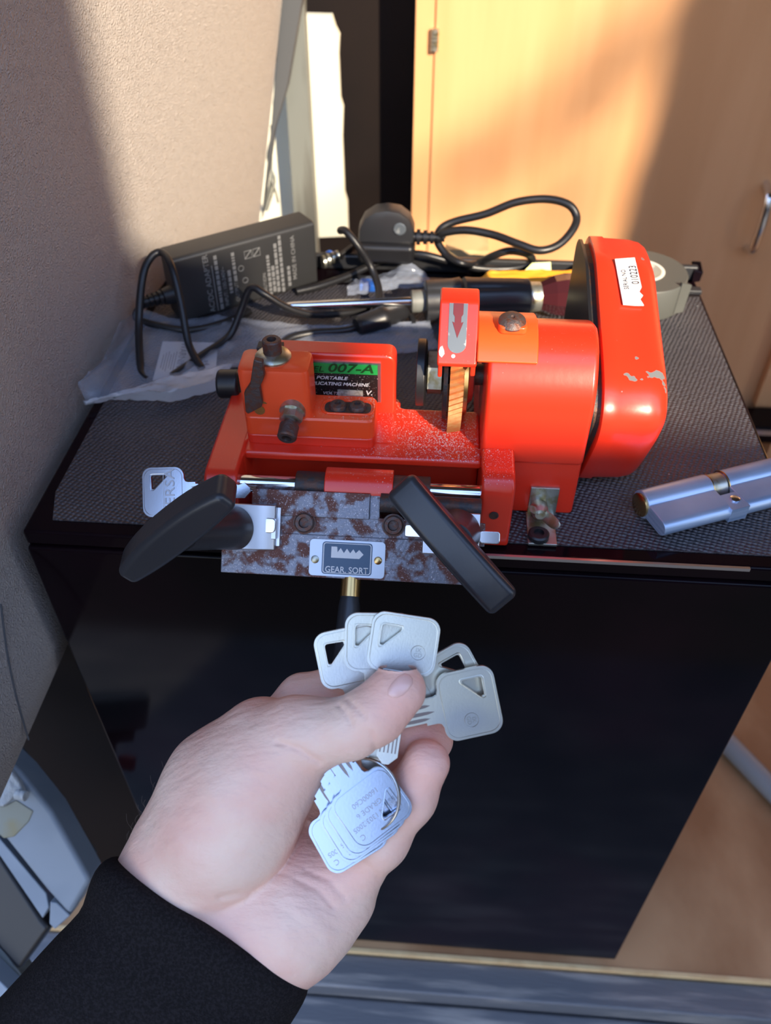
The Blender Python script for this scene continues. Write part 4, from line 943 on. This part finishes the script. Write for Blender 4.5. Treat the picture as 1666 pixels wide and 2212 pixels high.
tp = tc0 + Vector((.026, -.0262, 0))
MB().quadbox([tp + Vector(v) for v in ((0, 0, .002), (.008, .004, .002), (.007, .006, .002), (-.001, .002, .002), (.001, .001, .028), (.010, .006, .024), (.009, .008, .024), (0, .003, .028))]).build('loose_end', m_tape, root)
q = atz(1488, 606, 0); o = MB().quadbox([q + Vector(v) for v in ((.002, -.004, 0), (.009, -.002, 0), (.010, .012, 0), (.002, .012, 0), (.002, .000, .010), (.011, .001, .007), (.009, .010, .013), (.001, .010, .013))]).build('bracket', m_gloss, bevel=.001)
tag(o, 'small black angular plastic piece beside the grey tape roll', 'bracket')
# ------------------------------------------------------------ clear bags
def Pz(px, py, z): return atz(px, py, z)
def bagf(seed, amp): return crease(3.2, amp, seed)
def poly_bag(name, rows, m, label, cat, seed, amp=.004, n=22, parent=None):
    """rows: each a list of points across; interpolated into a crumpled sheet"""
    mb = MB(); V = []; nr = len(rows)
    ff = crease(4.5, amp, seed)
    def ip(lst, t_):
        f_ = t_ * (len(lst) - 1); i = min(int(f_), len(lst) - 2); f_ -= i; return lst[i] * (1 - f_) + lst[i + 1] * f_
    N_, K_ = 44, 20
    for j in range(K_ + 1):
        rr = [ip([ip(r_, i / N_) for r_ in rows], j / K_) for i in range(N_ + 1)]
        V.append([mb.bm.verts.new(p + ff(i / N_ * 1.6, j / K_)) for i, p in enumerate(rr)])
    for j in range(K_):
        for i in range(N_): mb.bm.faces.new((V[j][i], V[j][i + 1], V[j + 1][i + 1], V[j + 1][i]))
    o = mb.build(name, m, parent, ang=80); so_ = o.modifiers.new('sol', 'SOLIDIFY'); so_.thickness = .0001
    return tag(o, label, cat) if not parent else o
root = empty('plastic_bag', atz(400, 780, 0), 'clear plastic bag holding a white warning slip, spread between adapter and machine', 'bag')
poly_bag('sheet', [[Pz(188, 872, 3), Pz(300, 850, 4), Pz(400, 830, 5), Pz(470, 806, 7), Pz(560, 790, 5), Pz(700, 775, 3), Pz(950, 760, 2)],
                   [Pz(168, 830, 14), Pz(250, 780, 5), Pz(360, 760, 3), Pz(470, 760, 3), Pz(560, 750, 4), Pz(720, 740, 4), Pz(940, 730, 4)],
                   [Pz(215, 790, 22), Pz(290, 715, 8), Pz(360, 700, 2), Pz(470, 705, 2), Pz(590, 715, 3), Pz(740, 716, 4), Pz(930, 704, 4)],
                   [Pz(262, 708, 34), Pz(300, 665, 12), Pz(370, 690, 2), Pz(470, 690, 2), Pz(590, 700, 2), Pz(740, 708, 3), Pz(930, 700, 3)]], m_bag, None, None, 7.3, .003, parent=root)
poly_bag('folded_edge', [[Pz(186, 878, 2), Pz(240, 866, 2), Pz(310, 866, 1), Pz(370, 870, 1), Pz(430, 856, 1), Pz(480, 842, 1)],
                   [Pz(180, 868, 6), Pz(240, 858, 6), Pz(310, 850, 8), Pz(370, 846, 10), Pz(430, 832, 10), Pz(482, 820, 8)],
                   [Pz(186, 874, 5), Pz(240, 855, 7), Pz(310, 830, 8), Pz(370, 815, 10), Pz(430, 800, 10), Pz(505, 788, 7)]], m_bagr, None, None, 2.3, .0015, parent=root)
sl = [atz(330, 822, 1.2), atz(466, 806, 1.2), atz(471, 741, 1.2), atz(352, 738, 1.2)]
slp = MB().quadbox(sl + [p + Z * .0003 for p in sl]).build('paper_slip', m_paper, smooth=False)
tag(slp, 'white printed WARNING slip inside the clear plastic bag', 'paper slip')
mb = MB(); rd = (atz(330, 822, 0) - atz(352, 738, 0)).normalized(); ru_ = (atz(466, 806, 0) - atz(330, 822, 0)).normalized(); ru_ = (ru_ - rd * ru_.dot(rd)).normalized()
mb.text('WARNING', atz(392, 772, 1.6), rd, ru_, .0075, align='CENTER', sx=1.1); mb.text('x4', atz(446, 784, 1.6), rd, ru_, .007)
for k in range(6): mb.obox(atz(378 - k * 5.5, 780, 1.6), rd * (.013 - .002 * (k % 3)), ru_ * .00025, Z * .00005)
mb.build('lettering', m_grayprint, slp, smooth=False)
o = poly_bag('plastic_bag', [[Pz(750, 640, 4), Pz(800, 636, 7), Pz(850, 628, 6), Pz(905, 622, 4), Pz(935, 620, 2)],
                         [Pz(750, 622, 9), Pz(800, 612, 14), Pz(850, 600, 13), Pz(890, 590, 9), Pz(930, 606, 3)],
                         [Pz(768, 606, 6), Pz(810, 598, 10), Pz(850, 585, 10), Pz(885, 566, 16), Pz(918, 592, 5)]], m_bag, 'small crumpled clear bag with a blue piece in it, left of the screwdriver handle', 'bag', 5.1, .0015)
o = MB().obox(atz(795, 616, 5), X * .007, Y * .006, Z * .0035).build('blue_piece', m_bluep, bevel=.002)
tag(o, 'blue plastic piece inside the small crumpled clear bag', 'plastic piece')
# ------------------------------------------------------------ the left hand and sleeve
def Lp(px, py, d): return np.array([(px - CX) / FPX * d, -(py - CY) / FPX * d, -d])
def Lw(p): return CAM + RT * float(p[0]) + UP * float(p[1]) - FW * float(p[2])
h = .0010
lo = np.array([-.128, -.232, -.412]); hi = np.array([.040, -.062, -.300])
ns = np.ceil((hi - lo) / h).astype(int) + 1
gx, gy, gz3 = np.meshgrid(*[lo[i] + h * np.arange(ns[i]) for i in range(3)], indexing='ij')
gx = gx.astype(np.float32); gy = gy.astype(np.float32); gz3 = gz3.astype(np.float32)
def seg(a, b, ra, rb, fx=1.0):
    ab = b - a; L2 = float(ab @ ab)
    t = ((gx - a[0]) * ab[0] + (gy - a[1]) * ab[1] + (gz3 - a[2]) * ab[2]) / L2
    t = np.clip(t, 0, 1)
    dx = gx - (a[0] + ab[0] * t); dy_ = gy - (a[1] + ab[1] * t); dz = (gz3 - (a[2] + ab[2] * t)) * fx
    return np.sqrt(dx * dx + dy_ * dy_ + dz * dz) - (ra + (rb - ra) * t)
def smin(a, b, k):
    q = np.clip(k - np.abs(a - b), 0, None) / k
    return np.minimum(a, b) - q * q * k * .25
def chain(pts, k=.006, fx=1.0):
    D = None
    for (x0, y0, d0, r0), (x1, y1, d1, r1) in zip(pts[:-1], pts[1:]):
        s_ = seg(Lp(x0, y0, d0), Lp(x1, y1, d1), r0 * mm, r1 * mm, fx)
        D = s_ if D is None else smin(D, s_, k)
    return D
# fingers: (px, py, depth, radius mm)
index = chain([(555, 1620, .378, 13), (655, 1512, .380, 11.5), (708, 1500, .377, 10.8), (800, 1540, .368, 9.6), (862, 1572, .362, 8.8)], .004)
middle = chain([(640, 1720, .384, 12.5), (740, 1620, .388, 11), (800, 1590, .384, 10.2), (890, 1575, .368, 9.4), (925, 1572, .362, 8.6)], .004)
ring = chain([(705, 1800, .380, 12), (790, 1720, .380, 10.6), (850, 1670, .374, 10), (915, 1612, .366, 9.6), (935, 1598, .363, 9.0)], .004)
pinky = chain([(740, 1925, .368, 14.5), (762, 1880, .364, 12.2), (822, 1812, .358, 11.4), (884, 1722, .352, 10.6), (922, 1648, .346, 9.7)], .006)
palm = chain([(470, 1975, .374, 27), (640, 1960, .370, 26)], .01)
palm = smin(palm, chain([(640, 1960, .370, 24), (664, 1945, .370, 22), (690, 1915, .372, 19)], .01), .012)
palm = smin(palm, chain([(560, 1940, .378, 21), (600, 1760, .384, 17), (600, 1660, .384, 15)], .01), .012)
palm = smin(palm, chain([(640, 1890, .378, 19), (700, 1830, .382, 15)], .01), .012)
palm = smin(palm, chain([(395, 1905, .376, 25), (420, 1800, .378, 21), (520, 1680, .380, 17)], .01), .012)
wrist = chain([(380, 1925, .372, 25.5), (250, 2130, .366, 27)], .01); wrist = smin(wrist, chain([(560, 2030, .372, 24.5), (440, 2230, .366, 26)], .01), .02)
palm = smin(palm, wrist, .02)
body = smin(palm, pinky, .010)
body = smin(body, ring, .004); body = smin(body, middle, .004); body = smin(body, index, .008)
thenar = chain([(440, 1862, .366, 25.5), (498, 1772, .360, 27.5), (548, 1690, .354, 24), (600, 1632, .350, 18.5), (652, 1588, .343, 14.2)], .012)
thenar = smin(thenar, chain([(385, 1830, .370, 21), (465, 1680, .368, 19), (560, 1590, .362, 15.5)], .01), .012)
thumb = chain([(640, 1582, .346, 14.0), (700, 1582, .340, 12.4), (758, 1572, .335, 11.8), (812, 1541, .332, 11.5), (856, 1495, .331, 10.2), (864, 1489, .331, 9.6)], .005)
th = smin(thenar, thumb, .007)
F = smin(body, th, .0022)
# creases: shallow grooves cut along lines on the near side
depthmap = -gz3
def groove(F, pts, w, a, near=None):
    u_ = gx / depthmap * FPX + CX; v_ = -gy / depthmap * FPX + CY
    D = np.full(F.shape, 1e9, np.float32)
    for (x0, y0), (x1, y1) in zip(pts[:-1], pts[1:]):
        dx, dy_ = x1 - x0, y1 - y0; t = np.clip(((u_ - x0) * dx + (v_ - y0) * dy_) / (dx * dx + dy_ * dy_), 0, 1)
        D = np.minimum(D, (u_ - x0 - dx * t) ** 2 + (v_ - y0 - dy_ * t) ** 2)
    g = a * mm * np.exp(-D / (w * w))
    if near: g = g * (depthmap < near)
    return F + g
for pts, w, a, nr in (
    ([(732, 1524), (748, 1540), (758, 1562)], 5, .9, .34), ([(752, 1512), (772, 1530), (790, 1550)], 5, .9, .34), ([(716, 1532), (724, 1545)], 4, .3, .34),
    ([(802, 1584), (808, 1600), (810, 1618)], 5, .7, .35),
    ([(600, 1604), (650, 1618), (690, 1646)], 6, 1.0, .35), ([(575, 1622), (640, 1622), (676, 1640)], 4, .3, .35),
    ([(475, 1938), (540, 1926), (600, 1886), (640, 1832), (668, 1770)], 7, .9, .37),
    ([(640, 1900), (690, 1925), (720, 1960)], 5, .6, .37), ([(660, 1880), (712, 1902), (745, 1940)], 5, .6, .37), ([(600, 1960), (650, 1990), (690, 2030)], 4, .25, .37),
    ([(768, 1856), (798, 1872), (818, 1894)], 5, .5, .37), ([(826, 1700), (850, 1722), (880, 1760)][:0] or [(850, 1740), (872, 1752), (905, 1768)], 4, .3, .37)):
    F = groove(F, pts, w, a, nr)
def surface_nets(F, lo, h):
    s = F < 0; nx, ny, nz = F.shape
    acc = np.zeros((nx - 1, ny - 1, nz - 1, 3), np.float32); cnt = np.zeros((nx - 1, ny - 1, nz - 1), np.float32)
    for ax in range(3):
        sl0 = [slice(None)] * 3; sl1 = [slice(None)] * 3; sl0[ax] = slice(0, -1); sl1[ax] = slice(1, None)
        f0, f1 = F[tuple(sl0)], F[tuple(sl1)]; cr_m = (f0 < 0) != (f1 < 0)
        t = np.where(cr_m, f0 / np.where(cr_m, f0 - f1, 1), 0)
        o1, o2 = [a for a in range(3) if a != ax]
        for da in (0, 1):
            for db in (0, 1):
                s_ = [slice(None)] * 3; s_[o1] = slice(da, cr_m.shape[o1] - 1 + da); s_[o2] = slice(db, cr_m.shape[o2] - 1 + db)
                m_ = cr_m[tuple(s_)]; tt_ = t[tuple(s_)]
                cnt += m_; acc[..., ax] += m_ * tt_; acc[..., o1] += m_ * da; acc[..., o2] += m_ * db
    act = cnt > 0; idx = -np.ones(cnt.shape, np.int64); idx[act] = np.arange(act.sum())
    ijk = np.argwhere(act); V = lo + h * (ijk + acc[act] / cnt[act][:, None])
    Q = []
    for ax in range(3):
        o1, o2 = (ax + 1) % 3, (ax + 2) % 3
        sl0 = [slice(1, -1)] * 3; sl0[ax] = slice(0, -1); sl1 = [slice(1, -1)] * 3; sl1[ax] = slice(1, None)
        a_, b_2 = s[tuple(sl0)], s[tuple(sl1)]; e = np.argwhere(a_ != b_2)
        base_ = e.copy(); base_[:, o1] += 1; base_[:, o2] += 1; flip = a_[tuple(e.T)]
        def g_(d1, d2):
            q = base_.copy(); q[:, o1] -= d1; q[:, o2] -= d2; return idx[tuple(q.T)]
        q = np.stack([g_(1, 1), g_(0, 1), g_(0, 0), g_(1, 0)], 1); q[~flip] = q[~flip][:, ::-1]; Q.append(q)
    return V, np.concatenate(Q)
V, Q = surface_nets(F, lo, h)
def sampleF(P):
    g = np.clip((P - lo) / h, 0, ns - 2.001); i = g.astype(int); f_ = g - i; out = 0
    for a in (0, 1):
        for b in (0, 1):
            for c_ in (0, 1): out = out + F[i[:, 0] + a, i[:, 1] + b, i[:, 2] + c_] * (f_[:, 0] if a else 1 - f_[:, 0]) * (f_[:, 1] if b else 1 - f_[:, 1]) * (f_[:, 2] if c_ else 1 - f_[:, 2])
    return out
def grad(P):
    e = h; G = np.stack([sampleF(P + np.eye(3)[k] * e) - sampleF(P - np.eye(3)[k] * e) for k in range(3)], 1); return G / np.maximum(np.linalg.norm(G, axis=1, keepdims=True), 1e-9)
for _ in range(2): V = V - grad(V) * sampleF(V)[:, None] * .9
Rm = np.array([[RT[i], UP[i], -FW[i]] for i in range(3)])
VW = V @ Rm.T + np.array(CAM)
keep = np.ones(len(V), bool)
base_o = VW.mean(0); base_o[2] = VW[:, 2].min()
me = bpy.data.meshes.new('hand'); me.vertices.add(len(V)); me.vertices.foreach_set('co', (VW - base_o).astype(np.float32).ravel())
me.loops.add(Q.size); me.loops.foreach_set('vertex_index', Q.ravel().astype(np.int32)); me.polygons.add(len(Q)); me.polygons.foreach_set('loop_start', (np.arange(len(Q)) * 4).astype(np.int32)); me.polygons.foreach_set('loop_total', np.full(len(Q), 4, np.int32))
me.update(calc_edges=True); me.validate(); me.polygons.foreach_set('use_smooth', [True] * len(me.polygons)); me.materials.append(m_skin)
hand = bpy.data.objects.new('person', me); col.objects.link(hand); hand.location = base_o; hand['_w'] = list(base_o)
tag(hand, 'left hand in a black sleeve holding keys under the thumb', 'person')
# thumbnail: a thin shell following the skin
nail = [(838, 1502), (846, 1507), (858, 1507), (870, 1502), (882, 1491), (891, 1477), (891, 1466), (884, 1458), (874, 1455), (860, 1462), (846, 1477), (838, 1490)]
def hit(px, py):
    d = Lp(px, py, 1.0); dep = .30
    for _ in range(60):
        v = float(sampleF(np.array([d * dep]))[0]); dep += v * .8
        if abs(v) < 1e-5: break
    return d * dep
cxn, cyn = sum(p[0] for p in nail) / len(nail), sum(p[1] for p in nail) / len(nail)
mb = MB(); rings_ = []
for s_, e_ in ((1.06, -.0004), (1.0, .00025), (.9, .00055), (.6, .0007), (.3, .00072)):
    r_ = []
    for px, py in nail:
        p = hit(cxn + (px - cxn) * s_, cyn + (py - cyn) * s_); g = grad(np.array([p]))[0]; r_.append(Lw(p + g * e_))
    rings_.append(r_)
mb.rings(rings_, cap=True); mb.build('thumbnail', m_nail, hand, ang=80)
# sleeve: knitted cuff wrapped round the wrist
def sring(px, py, d, half, dirx, diry, thk, n=72, rib=0.0, ph=0, tl_=.38):
    c_ = Lp(px, py, d); u_ = np.array([dirx, -diry, 0]); u_ = u_ / np.linalg.norm(u_); w_ = np.array([0, 0, 1.0]); out = []
    for k in range(n):
        a = 2 * math.pi * k / n; ca_, sa_ = math.cos(a), math.sin(a); e = .72
        x_ = half * d / FPX * math.copysign(abs(ca_) ** e, ca_); z_ = thk * mm * math.copysign(abs(sa_) ** e, sa_) * (1 + rib * math.cos(18 * a + ph))
        out.append(Lw(c_ + u_ * x_ + w_ * z_ + hd_ * z_ * tl_))
    return out
du_ = (428, 262); hd_ = np.array([262, 428, 0]) / 502.0
mb = MB()
mb.rings([sring(458, 1972, .372, 205, *du_, 24), sring(455, 1977, .372, 240, *du_, 30), sring(452, 1982, .372, 250, *du_, 33), sring(440, 2000, .371, 262, *du_, 35), sring(422, 2033, .370, 262, 428, 270, 36),
          sring(404, 2070, .369, 256, 428, 280, 36), sring(392, 2103, .368, 252, 428, 280, 38), sring(350, 2163, .366, 268, 428, 290, 40), sring(296, 2258, .364, 290, 428, 300, 43), sring(215, 2388, .362, 318, 428, 300, 46), sring(120, 2480, .36, 350, 428, 300, 46)])
slv = mb.build('sleeve', m_knit, hand, sub=1, ang=80)
# fine dark hairs on the thumb side of the wrist
mb = MB(); rnd = random.Random(8)
edge = [(270, 1822), (290, 1765), (315, 1725), (345, 1690), (380, 1655), (420, 1612), (455, 1582), (480, 1565)]
for k in range(26):
    t_ = rnd.random() * (len(edge) - 1); i = int(t_); f_ = t_ - i
    px = edge[i][0] * (1 - f_) + edge[min(i + 1, 7)][0] * f_ + 8; py = edge[i][1] * (1 - f_) + edge[min(i + 1, 7)][1] * f_ + 6
    dep = .370 - .004 * rnd.random(); L_ = rnd.uniform(18, 40); an = math.radians(rnd.uniform(215, 275))
    mb.tube([Lw(Lp(px + 8, py + 8, dep)), Lw(Lp(px + math.cos(an) * L_ * .5, py + math.sin(an) * L_ * .5, dep)), Lw(Lp(px + math.cos(an + .3) * L_, py + math.sin(an + .3) * L_, dep))], .00005, n=4, sub=3)
m_hair = mat('hair', (.05, .03, .02), .5)
mb.build('arm_hair', m_hair, hand)['kind'] = 'stuff'
